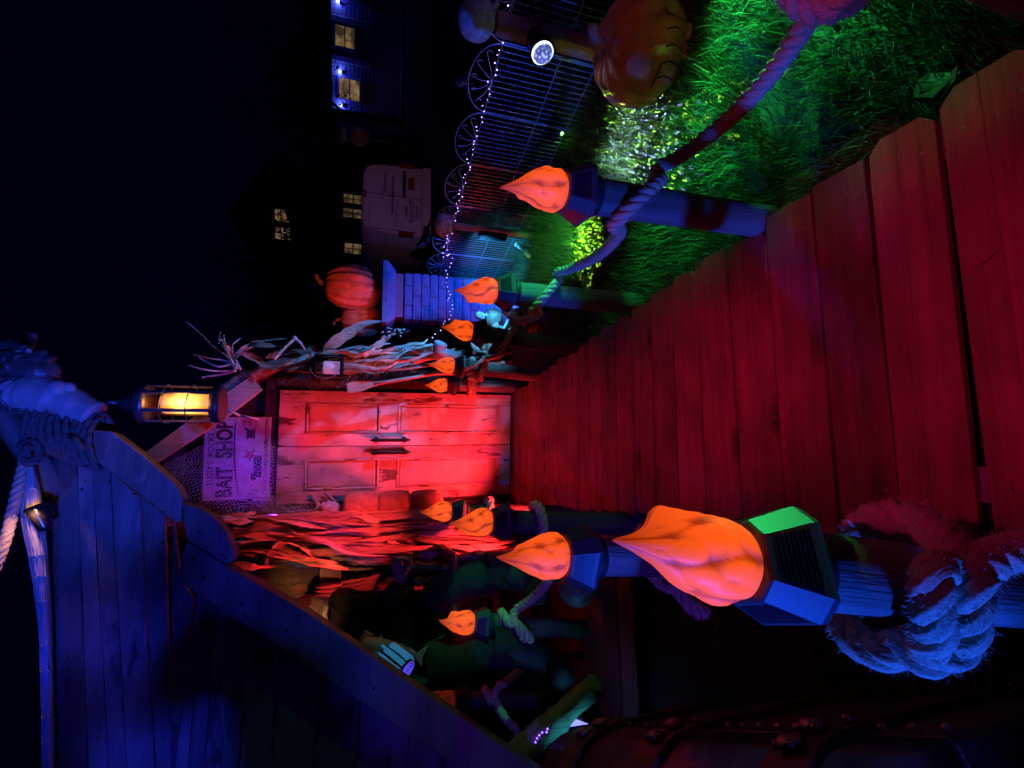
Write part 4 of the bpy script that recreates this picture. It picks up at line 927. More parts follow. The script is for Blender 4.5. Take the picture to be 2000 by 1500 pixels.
MB().box((0.165, ty, -0.075), (0.055, 0.001, 0.030)).box((0.165, ty, -0.055), (0.070, 0.001, 0.008)).box((0.165, ty, -0.098), (0.070, 0.001, 0.010)).box((0.200, ty, -0.050), (0.012, 0.001, 0.025)).build('reel_print', M_INK, sg)
MB().box((-0.06, ty, -0.125), (0.15, 0.001, 0.05)).box((-0.13, ty, -0.10), (0.05, 0.001, 0.03)).build('boat_print', M_INK, sg)
for sx in (-1, 1):
    for sz in (-1, 1): MB().ball((sx*(SW/2-0.02), -0.001, sz*(SH/2-0.02)), 0.005, 8, 6).build('pin', M_IRON, sg)
# fishing net draped over the gable
nt_ = MB()
def npt(a, b):
    x = 285+255*a+18*math.sin(b*7+a*3); y = 1015-170*b*(1-0.35*(1-a))+14*math.sin(a*6+2*b)
    return P(x, y, 3.40+0.10*a+0.05*math.sin(a*9+b*5)+0.03*math.sin(b*17)+0.11*b)
for i in range(34):
    a = i/33; nt_.tube([npt(a+0.012*math.sin(k*2.2+i), k/26) for k in range(27)], 0.0011, 3, False)
for k in range(27):
    b = k/26; nt_.tube([npt(i/33+0.01*math.sin(i*1.7+k), b+0.012*math.sin(i*2.5)) for i in range(34)], 0.0011, 3, False)
fn = nt_.build('fishing_net', plain('net_cord', (0.45, 0.42, 0.40), 0.8)); tag(fn, 'fine fishing net draped over the lower left of the bait shop sign', 'net')

# ------------------------------------------------------------------ dried corn and branches
def husk(parent, po, px, Ys, w_, fold=0.35, mat=M_HUSK, name='leaf'):
    pts = [Vector(P(x, y, Y))-po for (x, y), Y in zip(px, Ys)]
    pts = spline(pts, 5); n = len(pts); s0 = rnd.uniform(0, 3.1)
    side = [(math.cos(s0+1.6*i/n+0.5*math.sin(i*.7)), 0.6*math.sin(s0+2.1*i/n), 0.5*math.cos(2*s0+i*0.1)) for i in range(n)]
    wid = [w_*(0.35+0.65*min(1, 4*i/n))*(1-(i/n)**3)*(1+0.12*math.sin(i*1.9+s0))+0.001 for i in range(n)]
    return MB().ribbon(pts, wid, side, fold).build(name, mat, parent, True)
hb = thing('corn_husk_bundle', 'tall bundle of red-lit dried corn leaves to the left of the doors', 'corn stalks', P(1010, 1075, 3.15)); ho = Vector(hb.location)
for k in range(7):
    y0 = rnd.uniform(1015, 1085)
    MB().tube(spline([Vector(P(x, y0+rnd.uniform(-9, 9)+(x-430)*0.03, 3.2+rnd.uniform(-.05, .05)))-ho for x in (450+rnd.uniform(0, 120), 600, 800, 1010)], 5), 0.010, 7).build('stalk', M_HUSK, hb, True)
for k in range(230):
    x0 = rnd.uniform(440, 905); y0 = rnd.uniform(1008, 1098)+(x0-650)*0.015; ln = rnd.uniform(140, 380)
    if x0+ln > 1010: ln = max(40, 1010-x0)
    Y = rnd.uniform(3.0, 3.28); dy = rnd.uniform(-26, 26)
    px = [(x0, y0), (x0+ln*0.3, y0+dy*0.2+rnd.uniform(-6, 6)), (x0+ln*0.65, y0+dy*0.9+rnd.uniform(-10, 10)), (x0+ln, y0+dy*rnd.uniform(0.8, 1.6))]
    px = [(a, min(1112, max(1000, b))) for a, b in px]
    husk(hb, ho, px, [Y, Y-0.05, Y-rnd.uniform(0.02, 0.12), Y-rnd.uniform(0, 0.1)], rnd.choice((0.010, 0.014, 0.018, 0.024, 0.032, 0.045)), rnd.uniform(-0.7, 0.8))
for px in ([(415, 1004), (440, 1012), (475, 1006), (500, 1000)], [(420, 1006), (455, 1015), (500, 1022), (545, 1030)], [(440, 1045), (480, 1040), (520, 1050), (560, 1055)], [(450, 1052), (500, 1030), (545, 1030), (580, 1042)], [(520, 1105), (540, 1070), (575, 1058), (640, 1110)], [(455, 1100), (480, 1105), (500, 1108), (540, 1106)], [(530, 1060), (570, 1085), (620, 1100), (680, 1112)], [(620, 1030), (690, 1002), (730, 1020), (765, 1046)], [(700, 1060), (750, 1055), (800, 1075), (860, 1095)]):
    husk(hb, ho, px, [3.02, 2.98, 2.97, 3.0], rnd.uniform(0.04, 0.06), 0.6)
rb = thing('corn_husk_bundle', 'blue-lit dried corn leaves and tassels to the right of the doors', 'corn stalks', P(1000, 705, 3.45)); ro = Vector(rb.location)
for k in range(5):
    MB().tube(spline([Vector(P(x, 712+rnd.uniform(-14, 14)-(x-700)*0.04, 3.45+rnd.uniform(-.05, .05)))-ro for x in (500+30*k, 640, 800, 1000)], 5), 0.010, 7).build('stalk', M_HUSK, rb, True)
expl = [([(632, 692), (650, 672), (685, 648), (712, 632), (748, 627)], 0.085), ([(440, 715), (470, 688), (505, 668), (560, 661)], 0.045), ([(478, 676), (500, 672), (535, 676), (560, 673)], 0.05), ([(690, 700), (735, 676), (765, 655), (800, 646)], 0.05),
        ([(620, 692), (660, 686), (700, 688)], 0.03), ([(700, 705), (750, 690), (800, 680), (850, 672)], 0.05), ([(690, 715), (740, 700), (790, 690), (850, 684)], 0.06), ([(720, 710), (770, 700), (820, 698), (852, 692)], 0.05),
        ([(740, 705), (770, 690), (800, 682), (830, 676)], 0.045), ([(700, 722), (760, 716), (810, 708), (850, 700)], 0.05), ([(520, 700), (545, 690), (590, 685), (625, 690)], 0.05), ([(560, 712), (590, 700), (615, 690), (640, 676)], 0.035), ([(450, 660), (445, 680), (452, 700), (460, 720)], 0.04), ([(470, 690), (500, 700), (515, 712), (540, 720)], 0.05)]
for px, w_ in expl: husk(rb, ro, px, [3.42+rnd.uniform(-.04, .04) for _ in px], w_)
for k in range(60):
    x0 = rnd.uniform(640, 800); y0 = rnd.uniform(684, 728)-(x0-660)*0.08; ln = rnd.uniform(50, 120)
    px = [(x0, y0), (x0+ln*.4, y0+rnd.uniform(-8, 6)), (x0+ln*.75, y0+rnd.uniform(-14, 6)), (x0+ln, y0+rnd.uniform(-20, 4))]
    Y = rnd.uniform(3.38, 3.5); husk(rb, ro, px, [Y, Y-.02, Y-.04, Y], rnd.uniform(0.010, 0.036))
ta = MB()
for k in range(26):
    x0 = 745+rnd.uniform(0, 45); y0 = 648+rnd.uniform(-8, 12); ta.ball(Vector(P(x0, y0, 3.4))-ro, (0.006, 0.006, 0.010), 6, 4)
ta.build('tassel', M_TWIG, rb, True, kind='stuff')
# pale twigs
tw = thing('twig_branch', 'bare pale twigs fanning out above the hut roof edge', 'branch', P(470, 722, 3.42)); to = Vector(tw.location)
for px in ([(470, 722), (448, 700), (420, 680), (395, 655), (364, 628)], [(465, 720), (440, 705), (410, 700), (376, 692)], [(462, 724), (430, 725), (400, 722), (370, 714)], [(460, 722), (445, 690), (428, 668), (431, 648)], [(455, 715), (440, 690), (432, 662), (420, 690)], [(460, 724), (430, 732), (405, 735), (395, 738)], [(470, 722), (455, 690), (455, 672), (469, 662)], [(450, 712), (425, 716), (400, 705), (388, 697)], [(462, 718), (450, 695), (440, 672), (436, 655)]):
    pts = spline([Vector(P(x, y, 3.42+rnd.uniform(-.05, .05)))-to for x, y in px], 6); n = len(pts)
    t0 = MB().tube(pts, [0.007*(1-0.8*i/n)+0.0012 for i in range(n)], 6).build('twig', M_TWIG, tw, True)
    bd = MB()
    for i in range(3, n): 
        if rnd.random() < 0.75: bd.ball(pts[i]+Vector((rnd.uniform(-.008, .008), 0, rnd.uniform(-.008, .008))), 0.0035, 5, 4)
    bd.build('buds', M_TWIG, t0, True, kind='stuff')
bn = thing('bone', 'thin pale bone stuck upright over the roof edge by the black lantern', 'bone', P(535, 702, 3.40)); bo = Vector(bn.location)
MB().tube(spline([P(535, 702, 3.40)-bo, P(552, 683, 3.40)-bo, P(572, 664, 3.40)-bo], 5), 0.012, 8).ball(P(575, 661, 3.4)-bo, 0.02, 10, 8).build('shaft', M_BONE, bn, True)
MB().tube(spline([P(575, 661, 3.40)-bo, P(586, 670, 3.40)-bo, P(594, 682, 3.40)-bo], 5), 0.011, 8).build('joint', M_BONE, bn, True)
bn = thing('bone', 'thin pale bone lying across the gable board under the lantern', 'bone', P(440, 798, 3.40)); bo = Vector(bn.location)
MB().tube([P(440, 796, 3.40)-bo, P(455, 806, 3.40)-bo, P(470, 812, 3.4)-bo], 0.008, 8).build('shaft', M_BONE, bn, True); MB().tube([P(470, 811, 3.40)-bo, P(488, 815, 3.40)-bo, P(505, 819, 3.4)-bo], 0.007, 8).build('shaft', M_BONE, bn, True)
def moss(name, label, px, n, Y, mat):
    m = MB()
    for _ in range(n):
        x, y, s = px(); c = P(x, y, Y+rnd.uniform(-0.05, 0.05)); d = Vector((rnd.gauss(0, 1), rnd.gauss(0, 1), rnd.gauss(0, 1))).normalized(); l = rnd.uniform(0.012, 0.035)
        e = c+d*l; sd = d.orthogonal().normalized()*0.0013; mid = (c+e)/2+Vector((rnd.uniform(-1, 1), rnd.uniform(-1, 1), rnd.uniform(-1, 1)))*l*.3
        m.add([c-sd, c+sd, mid+sd, mid-sd, e], [(0, 1, 2, 3), (3, 2, 4)])
    o = m.build(name, mat, kind='stuff'); tag(o, label, 'moss'); return o
M_MOSS = leafy('dried_moss', (0.20, 0.19, 0.15), (0.55, 0.52, 0.42))
moss('dried_moss', 'grey dried moss hanging around the black lantern beside the doors', lambda: (rnd.gauss(630, 34), rnd.gauss(746, 7), 0), 1500, 3.46, M_MOSS)
moss('dried_moss', 'grey dried moss among the corn leaves right of the doors', lambda: (rnd.gauss(725, 28), rnd.gauss(718, 8), 0), 1100, 3.44, M_MOSS)
moss('dried_moss', 'blue-lit dried moss at the upper left corner of the doors', lambda: (rnd.gauss(585, 50), rnd.gauss(1002, 9), 0), 1800, 3.45, M_MOSS)
moss('dried_moss', 'dark leafy moss at the lower corner of the bait shop sign', lambda: (rnd.gauss(520, 12), rnd.gauss(975, 9), 0), 600, 3.5, M_MOSS)
# black lantern with pale candle
bl = thing('black_lantern', 'black frame lantern with a pale violet candle beside the doors', 'lantern', P(672, 719, 3.38)); lo = Vector(bl.location); hz = (P(600, 719, 3.38)-lo).z
MB().box((0, 0, 0.012), (0.165, 0.15, 0.024), bev=0.004).build('base', M_BLACK, bl); MB().lathe([(0.10, hz-0.06), (0.095, hz-0.05), (0.045, hz-0.012), (0.03, hz), (0.012, hz+0.01)], 4, rot=Matrix.Rotation(PI/4, 3, 'Z')).build('roof', M_BLACK, bl)
for sx in (-1, 1):
    for sy in (-1, 1): MB().box((sx*0.07, sy*0.063, hz/2-0.02), (0.012, 0.012, hz-0.06)).build('upright', M_BLACK, bl)
MB().tube([(0.10*math.cos(2*PI*k/24), -0.078, hz*0.5+0.10*math.sin(2*PI*k/24)) for k in range(7, 18)], 0.003, 6).build('wire', M_WIRE, bl, True)
MB().lathe([(0.044, 0.024), (0.047, 0.03), (0.047, 0.125), (0.040, 0.137), (0.010, 0.134)], 22).build('candle', glow('candle_violet', (0.55, 0.30, 0.75), 0.35, (0.7, 0.65, 0.7)), bl, True)
for sx in (-1, 1): MB().box((sx*0.071, 0, hz/2-0.02), (0.002, 0.11, hz-0.07)).build('glass', M_GLASS, bl)
# oar
oar = thing('oar', 'red-lit wooden oar leaning blade-up beside the doors', 'oar', P(1015, 728, 3.42)); oo = Vector(oar.location)
M_OAR = wood('oar_wood', (0.46, 0.34, 0.24), (0.62, 0.48, 0.34), 2, 0.5, 10, 0.3)
pts = [P(1015, 727, 3.42)-oo, P(850, 730, 3.42)-oo, P(760, 745, 3.42)-oo, P(730, 750, 3.42)-oo]
MB().tube(pts, 0.014, 10).build('shaft', M_OAR, oar, True)
a, b = P(738, 749, 3.42)-oo, P(689, 757, 3.42)-oo; dd = (b-a).normalized(); sd = dd.cross(Vector((0, 1, 0))).normalized()
bl_ = MB(); pr = [(0, 0.014), (0.05, 0.020), (0.11, 0.034), (0.17, 0.040), (0.205, 0.036), (0.215, 0.022)]
top = [a+dd*t+sd*h for t, h in pr]+[a+dd*t-sd*h for t, h in pr[::-1]]
bl_.prism([p-Vector((0, 0.008, 0)) for p in top], (0, 0.016, 0)).build('blade', M_OAR, oar)
# floats, hanging fish
M_FLOAT = plain('cork_float', (0.52, 0.26, 0.16), 0.85, 0, 30, 0.25, 0.5)
fr_ = MB()
for k, (x, lab) in enumerate(((705, 'topmost'), (770, 'middle'), (832, 'lowest'))):
    c = P(x, 992-2*k, 3.38); f_ = thing('fishing_float', 'orange cork fishing float hanging left of the doors, %s of three' % lab, 'float', c, (0, 0, R(20*k)), 'fishing floats')
    prof = [(0.012, -0.112), (0.078, -0.110), (0.102, -0.094), (0.111, -0.055), (0.113, 0), (0.111, 0.055), (0.102, 0.094), (0.078, 0.110), (0.012, 0.112)]
    MB().lathe(prof, 28).build('body', M_FLOAT, f_, True); MB().tube([(0, 0, -0.125), (0, 0, 0.125)], 0.010, 8).build('cord', M_ROPE, f_, True)
fsh = thing('hanging_fish', 'small grey fish hung by a striped rope over the left door leaf', 'fish', P(655, 1000, 3.42)); lo = Vector(fsh.location)
M_FISH = plain('fish_skin', (0.42, 0.42, 0.44), 0.35, 0, 40, 0.3, 0.3); M_FISHP = plain('fish_pale', (0.50, 0.38, 0.36), 0.5, 0, 20, 0.3)
MB().tube(spline([P(625, 988, 3.42)-lo, P(632, 990, 3.42)-lo, P(642, 994, 3.42)-lo, P(655, 998, 3.42)-lo, P(664, 1000, 3.42)-lo], 4), [0.014]*2+[0.03]*3+[0.05]*4+[0.054]*4+[0.04]*3+[0.02], 14).build('body', M_FISH, fsh, True)
MB().prism([P(628, 986, 3.42)-lo, P(612, 972, 3.42)-lo, P(620, 985, 3.42)-lo, P(614, 998, 3.42)-lo], (0, 0.012, 0)).build('tail', M_FISH, fsh)
rope('striped_rope', 'dark striped rope holding the small fish on the left door', spline([P(635, 962, 3.44), P(648, 974, 3.44), P(662, 990, 3.43), P(672, 1000, 3.42)], 6), 0.022, M_ROPEB)
# low red bench with a rope coil at the left door foot
cr = thing('low_crate', 'low red-lit plank crate at the left foot of the doors', 'crate', (-0.30, 3.28, 0)); 
for k in range(3): MB().box((0, -0.1+0.1*k, 0.30), (0.36, 0.094, 0.02), bev=0.002).build('slat', M_DECK, cr)
for sx in (-1, 1):
    for k in range(2): MB().box((sx*0.165, 0, 0.06+0.13*k), (0.018, 0.29, 0.11), bev=0.002).build('slat', M_DECK, cr)
for k in range(2): MB().box((0, -0.15, 0.06+0.13*k), (0.348, 0.016, 0.11), bev=0.002).build('slat', M_DECK, cr)
cp = []
for i in range(70): a = i*0.36; cp.append(Vector((-0.27+(0.055+0.004*math.sin(i))*math.cos(a), 3.24+0.055*math.sin(a), 0.335+0.0016*i)))
rope('rope_coil', 'red-lit rope coil lying on the low crate by the doors', cp, 0.036, M_ROPE, seg=0.008)
#@@NEXT@@
# ================================================================== THE PORCH ON THE LEFT: seated dummy, chair, fish, log, chest
M_CLOTH = plain('black_coat', (0.024, 0.022, 0.024), 0.9, 0, 12, 0.5, 1.0, spec=0.2); M_BOOT = plain('boot_leather', (0.02, 0.018, 0.018), 0.6, 0, 25, 0.4, 0.2)
M_SCARF = plain('red_scarf', (0.16, 0.02, 0.025), 0.8, 0, 30, 0.3, 0.3); M_LATEX = plain('dummy_skin', (0.30, 0.22, 0.22), 0.35, 0, 40, 0.35, 0.5)
dm = thing('seated_dummy', 'pirate dummy in black clothes and red headscarf slumped in a spindle chair', 'dummy', P(1100, 1260, 2.75)); do = Vector(dm.location)
D = lambda x, y, Y=2.9: P(x, y, Y)-do
def skinned(name, verts, edges, radii, mat, parent, root=0, sub=2):
    me = bpy.data.meshes.new(name); me.from_pydata([tuple(v) for v in verts], edges, []); o = bpy.data.objects.new(name, me); C.objects.link(o); o.parent = parent
    o.modifiers.new('skin', 'SKIN'); sv = me.skin_vertices[0].data
    for i, r_ in enumerate(radii): sv[i].radius = (r_, r_) if not hasattr(r_, '__len__') else r_; sv[i].use_root = (i == root)
    s = o.modifiers.new('sub', 'SUBSURF'); s.levels = sub; s.render_levels = sub
    dg = bpy.context.evaluated_depsgraph_get(); m2 = bpy.data.meshes.new_from_object(o.evaluated_get(dg)); o.modifiers.clear(); o.data = m2
    m2.materials.clear(); m2.materials.append(mat); m2.polygons.foreach_set('use_smooth', [True]*len(m2.polygons)); return o
V = [D(835, 1240), D(770, 1225), D(700, 1212), D(655, 1207), D(628, 1203),         # pelvis, waist, chest, collar, neck
     D(665, 1180, 2.86), D(715, 1182, 2.80), D(758, 1176, 2.70), D(783, 1143, 2.62),         # near arm
     D(670, 1250, 2.92), D(740, 1275, 2.9), D(800, 1290, 2.78),                         # far arm
     D(845, 1205, 2.80), D(868, 1150, 2.62), D(925, 1125, 2.55), D(965, 1118, 2.55),           # near leg
     D(850, 1280, 2.82), D(872, 1292, 2.60), D(930, 1280, 2.52), D(975, 1262, 2.50)]
E_ = [(0, 1), (1, 2), (2, 3), (3, 4), (3, 5), (5, 6), (6, 7), (7, 8), (3, 9), (9, 10), (10, 11), (0, 12), (12, 13), (13, 14), (14, 15), (0, 16), (16, 17), (17, 18), (18, 19)]
rad = [0.15, 0.15, 0.17, 0.11, 0.055, 0.085, 0.075, 0.065, 0.055, 0.085, 0.07, 0.055, 0.115, 0.125, 0.115, 0.10, 0.115, 0.125, 0.115, 0.10]
skinned('body', V, E_, rad, M_CLOTH, dm)
def skullish(d): return 1+0.12*max(0, -d.z)*(d.y < 0)-0.12*(math.exp(-((d.x-0.35)/0.2)**2-((d.z-0.05)/0.16)**2)+math.exp(-((d.x+0.35)/0.2)**2-((d.z-0.05)/0.16)**2))*(d.y < 0)+0.10*math.exp(-(d.x/0.15)**2-((d.z+0.15)/0.2)**2)*(d.y < 0)
hd = MB().ball(D(606, 1198, 2.86), (0.082, 0.098, 0.115), 24, 18, skullish, Matrix.Rotation(R(25), 3, 'Z')).build('head', M_LATEX, dm, True)
MB().ball(D(598, 1198, 2.865), (0.092, 0.106, 0.092), 22, 14).build('headscarf', M_SCARF, hd, True)
for k in range(7): MB().ball(D(633+1.2*abs(k-3), 1188+4*k, 2.76), 0.012, 8, 6).build('bead', M_BONE, hd, True)
for pts, in (([D(965, 1118, 2.55), D(985, 1120, 2.55), D(1010, 1128, 2.54), D(1034, 1140, 2.53), D(1046, 1152, 2.46), D(1050, 1160, 2.38)],), ([D(975, 1262, 2.50), D(1005, 1268, 2.50), D(1045, 1280, 2.5), D(1080, 1295, 2.5), D(1095, 1310, 2.42), D(1098, 1325, 2.32)],)):
    MB().tube(spline(pts, 4), [0.085]*4+[0.078]*4+[0.068]*4+[0.066]*4+[0.060]*4+[0.035], 16).build('boot', M_BOOT, dm, True)
    tn = (pts[1]-pts[0]).normalized(); a = tn.orthogonal().normalized(); b = tn.cross(a); m = MB(); n = 18; c = pts[0]-tn*0.06
    vs = [c+(a*math.cos(2*PI*k/n)+b*math.sin(2*PI*k/n))*0.105 for k in range(n)]+[c+tn*(0.05+0.06*((k*7) % 5)/5+0.03*(k % 2))+(a*math.cos(2*PI*k/n)+b*math.sin(2*PI*k/n))*0.118 for k in range(n)]
    m.add(vs, [(k, (k+1) % n, n+(k+1) % n, n+k) for k in range(n)]).build('ragged_hem', M_CLOTH, dm, True)
# the gripping hand
hn = D(780, 1122, 2.60); hv = [hn, D(772, 1100, 2.58)]
hand = skinned('hand', [D(784, 1140, 2.61), D(782, 1126, 2.59), D(777, 1110, 2.57), D(772, 1100, 2.57)]+[D(768+5*k, 1094, 2.55) for k in range(4)]+[D(772+6*k, 1088, 2.52) for k in range(4)]+[D(780+5*k, 1092, 2.49) for k in range(4)]+[D(792, 1118, 2.55), D(797, 1108, 2.51)],
        [(0, 1), (1, 2), (2, 3)]+[(3, 4+k) for k in range(4)]+[(4+k, 8+k) for k in range(4)]+[(8+k, 12+k) for k in range(4)]+[(1, 16), (16, 17)],
        [0.030, 0.034, 0.034, 0.026]+[0.0105]*4+[0.0095]*4+[0.008]*4+[0.013, 0.009], M_LATEX, dm, 1, 1)
ch = thing('spindle_chair', 'dark wooden armchair with turned spindles under the dummy', 'chair', P(1090, 1200, 2.85)); co = Vector(ch.location)
K = lambda x, y, Y: P(x, y, Y)-co
M_CHAIR = plain('chair_wood', (0.06, 0.035, 0.025), 0.35, 0, 20, 0.4)
def spindle(a, b, r_=0.017):
    n = 40; pts = [a.lerp(b, i/n) for i in range(n+1)]
    rr = [r_*(0.75+0.45*abs(math.sin(PI*2.5*i/n))**0.8+0.35*(abs((i % 16)-8) < 1.2)) for i in range(n+1)]
    return MB().tube(pts, rr, 10).build('spindle', M_CHAIR, ch, True)
spindle(K(798, 1106, 2.56), K(880, 1110, 2.58)); spindle(K(803, 1135, 2.70), K(876, 1137, 2.72)); spindle(K(806, 1160, 2.84), K(872, 1160, 2.86))
MB().tube([K(796, 1092, 2.50), K(798, 1120, 2.62), K(803, 1160, 2.84), K(806, 1180, 2.95)], 0.022, 8).build('arm', M_CHAIR, ch, True)
MB().tube([K(796, 1300, 2.50), K(800, 1310, 2.66), K(803, 1310, 2.95)], 0.022, 8).build('arm', M_CHAIR, ch, True)
sc_ = (K(880, 1110, 2.58)+K(880, 1290, 2.58))/2; MB().box(sc_+Vector((0, 0.2, -0.01)), (0.62, 0.52, 0.035), bev=0.01).build('seat', M_CHAIR, ch)
for sx in (-1, 1):
    for sy in (0, 1):
        c = sc_+Vector((sx*0.27, -0.03+0.45*sy, 0)); spindle(c, Vector((c.x*1.05, c.y, -co.z+0.0)), 0.020)
    MB().tube([sc_+Vector((sx*0.27, 0.44, 0)), sc_+Vector((sx*0.27, 0.52, 0.65))], 0.018, 8).build('back_post', M_CHAIR, ch, True)
MB().box(sc_+Vector((0, 0.52, 0.62)), (0.58, 0.025, 0.12)).build('back_rail', M_CHAIR, ch)
# palm frond
pf = thing('palm_frond', 'dry golden palm frond behind the dummy shoulder', 'palm leaf', P(665, 1185, 3.12)); po_ = Vector(pf.location)
pts = [P(668, 1190, 3.12)-po_, P(660, 1165, 3.12)-po_, P(662, 1150, 3.1)-po_, P(668, 1138, 3.08)-po_]
MB().tube(pts, 0.005, 6).build('stem', M_STRAW, pf, True)
for k in range(13):
    t = k/12; b = Vector(pts[0]).lerp(Vector(pts[3]), t); s = 1 if k % 2 else -1
    e = b+Vector((-0.035*0.6-0.03*t, -0.02, 0.0))+Vector((0.05, 0, 0.2-0.06*t))*(1 if s > 0 else 0)+Vector((0.07, -0.02, -0.19+0.05*t))*(1 if s < 0 else 0)
    MB().ribbon([b, b.lerp(e, 0.35)+Vector((0, -0.015, 0)), b.lerp(e, 0.7)+Vector((0, -0.02, 0)), e], [0.010, 0.022, 0.016, 0.002], (1, 0, 0.4), 0.4).build('leaflet', M_STRAW, pf, True)
for px in ([(740, 1122), (705, 1150), (672, 1188)], [(735, 1130), (712, 1155), (690, 1180)]): husk(pf, po_, px, [3.05, 3.06, 3.08], 0.05, 0.3, M_STRAW, 'leaflet')
# striped fish plaque
fp = thing('striped_fish', 'pale striped wooden fish hanging tail-down behind the ship bow', 'fish', P(830, 1285, 2.42)); lo = Vector(fp.location)
Q = lambda x, y, Y=2.42: P(x, y, Y)-lo
n = 24; pts = spline([Q(704, 1262), Q(722, 1268), Q(750, 1275), Q(785, 1280), Q(812, 1280)], 6); rr = [0.012+0.045*math.sin(PI*min(1, 0.12+0.88*i/24))**0.8 for i in range(25)]
MB().tube(pts, rr, 16, prof=lambda i, a: 0.5+0.5*abs(math.cos(a))).build('body', M_FISHP, fp, True)
MB().prism([Q(808, 1280), Q(836, 1262), Q(826, 1282), Q(824, 1303)], (0, 0.012, 0)).build('tail', M_FISHP, fp)
MB().prism([Q(728, 1262), Q(746, 1238), Q(748, 1258), Q(742, 1266)], (0, 0.010, 0)).build('fin', M_FISHP, fp); MB().prism([Q(770, 1268), Q(786, 1256), Q(783, 1270)], (0, 0.010, 0)).build('fin', M_FISHP, fp)
for k in range(5):
    a = Q(736+6*k, 1262, 2.39); b = Q(740+6*k, 1285, 2.39); MB().tube([a, (a+b)/2+Vector((0, -0.012, 0)), b], 0.004, 6).build('stripe', M_TAN, fp, True)
# glowing little keg
kg = thing('glass_keg', 'tiny cyan glowing keg of staves in front of the striped fish', 'keg light', P(795, 1308, 2.30)); lo = Vector(kg.location)
ax = (P(757, 1280, 2.36)-P(797, 1312, 2.28)).normalized(); q = ax.to_track_quat('Z', 'Y').to_matrix(); L = 0.13
M_KEG = glow('keg_glow', (0.05, 0.45, 0.9), 0.25, (0.12, 0.25, 0.32)); M_KEGD = glow('keg_end', (0.10, 0.08, 1.0), 0.7, (0.2, 0.2, 0.5))
MB().lathe([(0.03, 0), (0.042, 0.003), (0.046, L/2), (0.042, L-0.003), (0.03, L)], 20, rot=q).build('core', M_IRON, kg, True)
for k in range(9):
    a = 2*PI*k/9; c = q @ Vector((0.047*math.cos(a), 0.047*math.sin(a), L/2)); MB().box(c, (0.012, 0.02, L*0.86), q @ Matrix.Rotation(a, 3, 'Z')).build('stave', M_KEG, kg)
for r_ in (0.012, 0.024, 0.036): MB().tube([q @ Vector((r_*math.cos(2*PI*k/20), r_*math.sin(2*PI*k/20), -0.004)) for k in range(21)], 0.0032, 6).build('ring', M_KEGD, kg, True)
for k in range(4): MB().tube([q @ Vector((0.02*math.cos(k*1.6), 0.02*math.sin(k*1.6), L)), q @ Vector((0.024*math.cos(k*1.6), 0.024*math.sin(k*1.6), L+0.03+0.01*(k % 2)))], 0.006, 8).build('neck', M_KEG, kg, True)
# small rusty tag cube on wire
MBq = MB().box(P(716, 1246, 2.5), (0.05, 0.03, 0.05), Matrix.Rotation(R(30), 3, 'Y'), bev=0.004).build('cork_block', M_FLOAT); tag(MBq, 'small orange cork block hung on cord above the striped fish', 'cork')
# driftwood pole and violet lamp
dl = MB().tube(spline([P(985, 1500, 2.15), P(1040, 1448, 2.12), P(1100, 1395, 2.08), P(1170, 1330, 2.02)], 8), [0.055]*8+[0.052]*8+[0.045]*8+[0.03], 14, prof=bark).build('driftwood_log', M_LOG, None, True); tag(dl, 'blue-lit driftwood log leaning in the dark beyond the chest', 'log')
vb = thing('violet_lamp', 'small box lamp glowing violet and cyan behind the chest corner', 'lamp', P(1120, 1416, 2.25)); lo = Vector(vb.location)
MB().box((0, 0.05, 0), (0.16, 0.08, 0.10), Matrix.Rotation(R(25), 3, 'Y'), bev=0.006).build('housing', M_BLACK, vb)
MB().add([P(1080, 1418, 2.24)-lo, P(1108, 1398, 2.24)-lo, P(1150, 1414, 2.24)-lo, P(1110, 1420, 2.24)-lo], [(0, 1, 2, 3)]).build('lens', glow('violet_lens', (0.30, 0.30, 1.0), 1.3), vb)
lamp('POINT', 'violet_lamp_light', P(1105, 1404, 2.1), 1.6, (0.10, 0.30, 1.0), radius=0.03)
sled = MB()
wr = thing('violet_string', 'string of tiny violet lights under the driftwood log', 'string lights', P(1040, 1470, 2.1)); lo = Vector(wr.location)
pts = spline([P(1000, 1495, 2.1)-lo, P(1040, 1462, 2.08)-lo, P(1052, 1440, 2.06)-lo, P(1080, 1418, 2.05)-lo], 8)
MB().tube(pts, 0.0015, 4).build('wire', M_BLACKM, wr)
BV = MB().ball((0, 0, 0), 0.0035, 8, 6).mesh('bulb', glow('violet_bulb', (0.15, 0.06, 1.0), 9))
for p in resample(pts, 0.016): inst('bulb', BV, wr, p+Vector((rnd.uniform(-.006, .006), 0, rnd.uniform(-.006, .006))))
# bale and steps behind
st_ = thing('porch_step', 'amber-lit wooden steps behind the dummy boots', 'steps', (-0.80, 3.15, 0))
for k in range(3): MB().box((0, 0.16*k, 0.12+0.16*k), (0.42, 0.15, 0.025), bev=0.003).build('tread', M_TAN, st_); MB().box((0, 0.07+0.16*k, 0.04+0.16*k), (0.42, 0.02, 0.15)).build('riser', M_TAN, st_)
ball = MB().ball(G(1128, 1150, 0.10), (0.085, 0.085, 0.095), 24, 18, lambda d: 1+0.05*math.sin(6*math.atan2(d.y, d.x))).build('dark_gourd', plain('gourd_skin', (0.10, 0.07, 0.06), 0.5, 0, 18, 0.5, 0.3), None, True); tag(ball, 'dark mottled gourd on the side boardwalk behind the second torch', 'gourd')

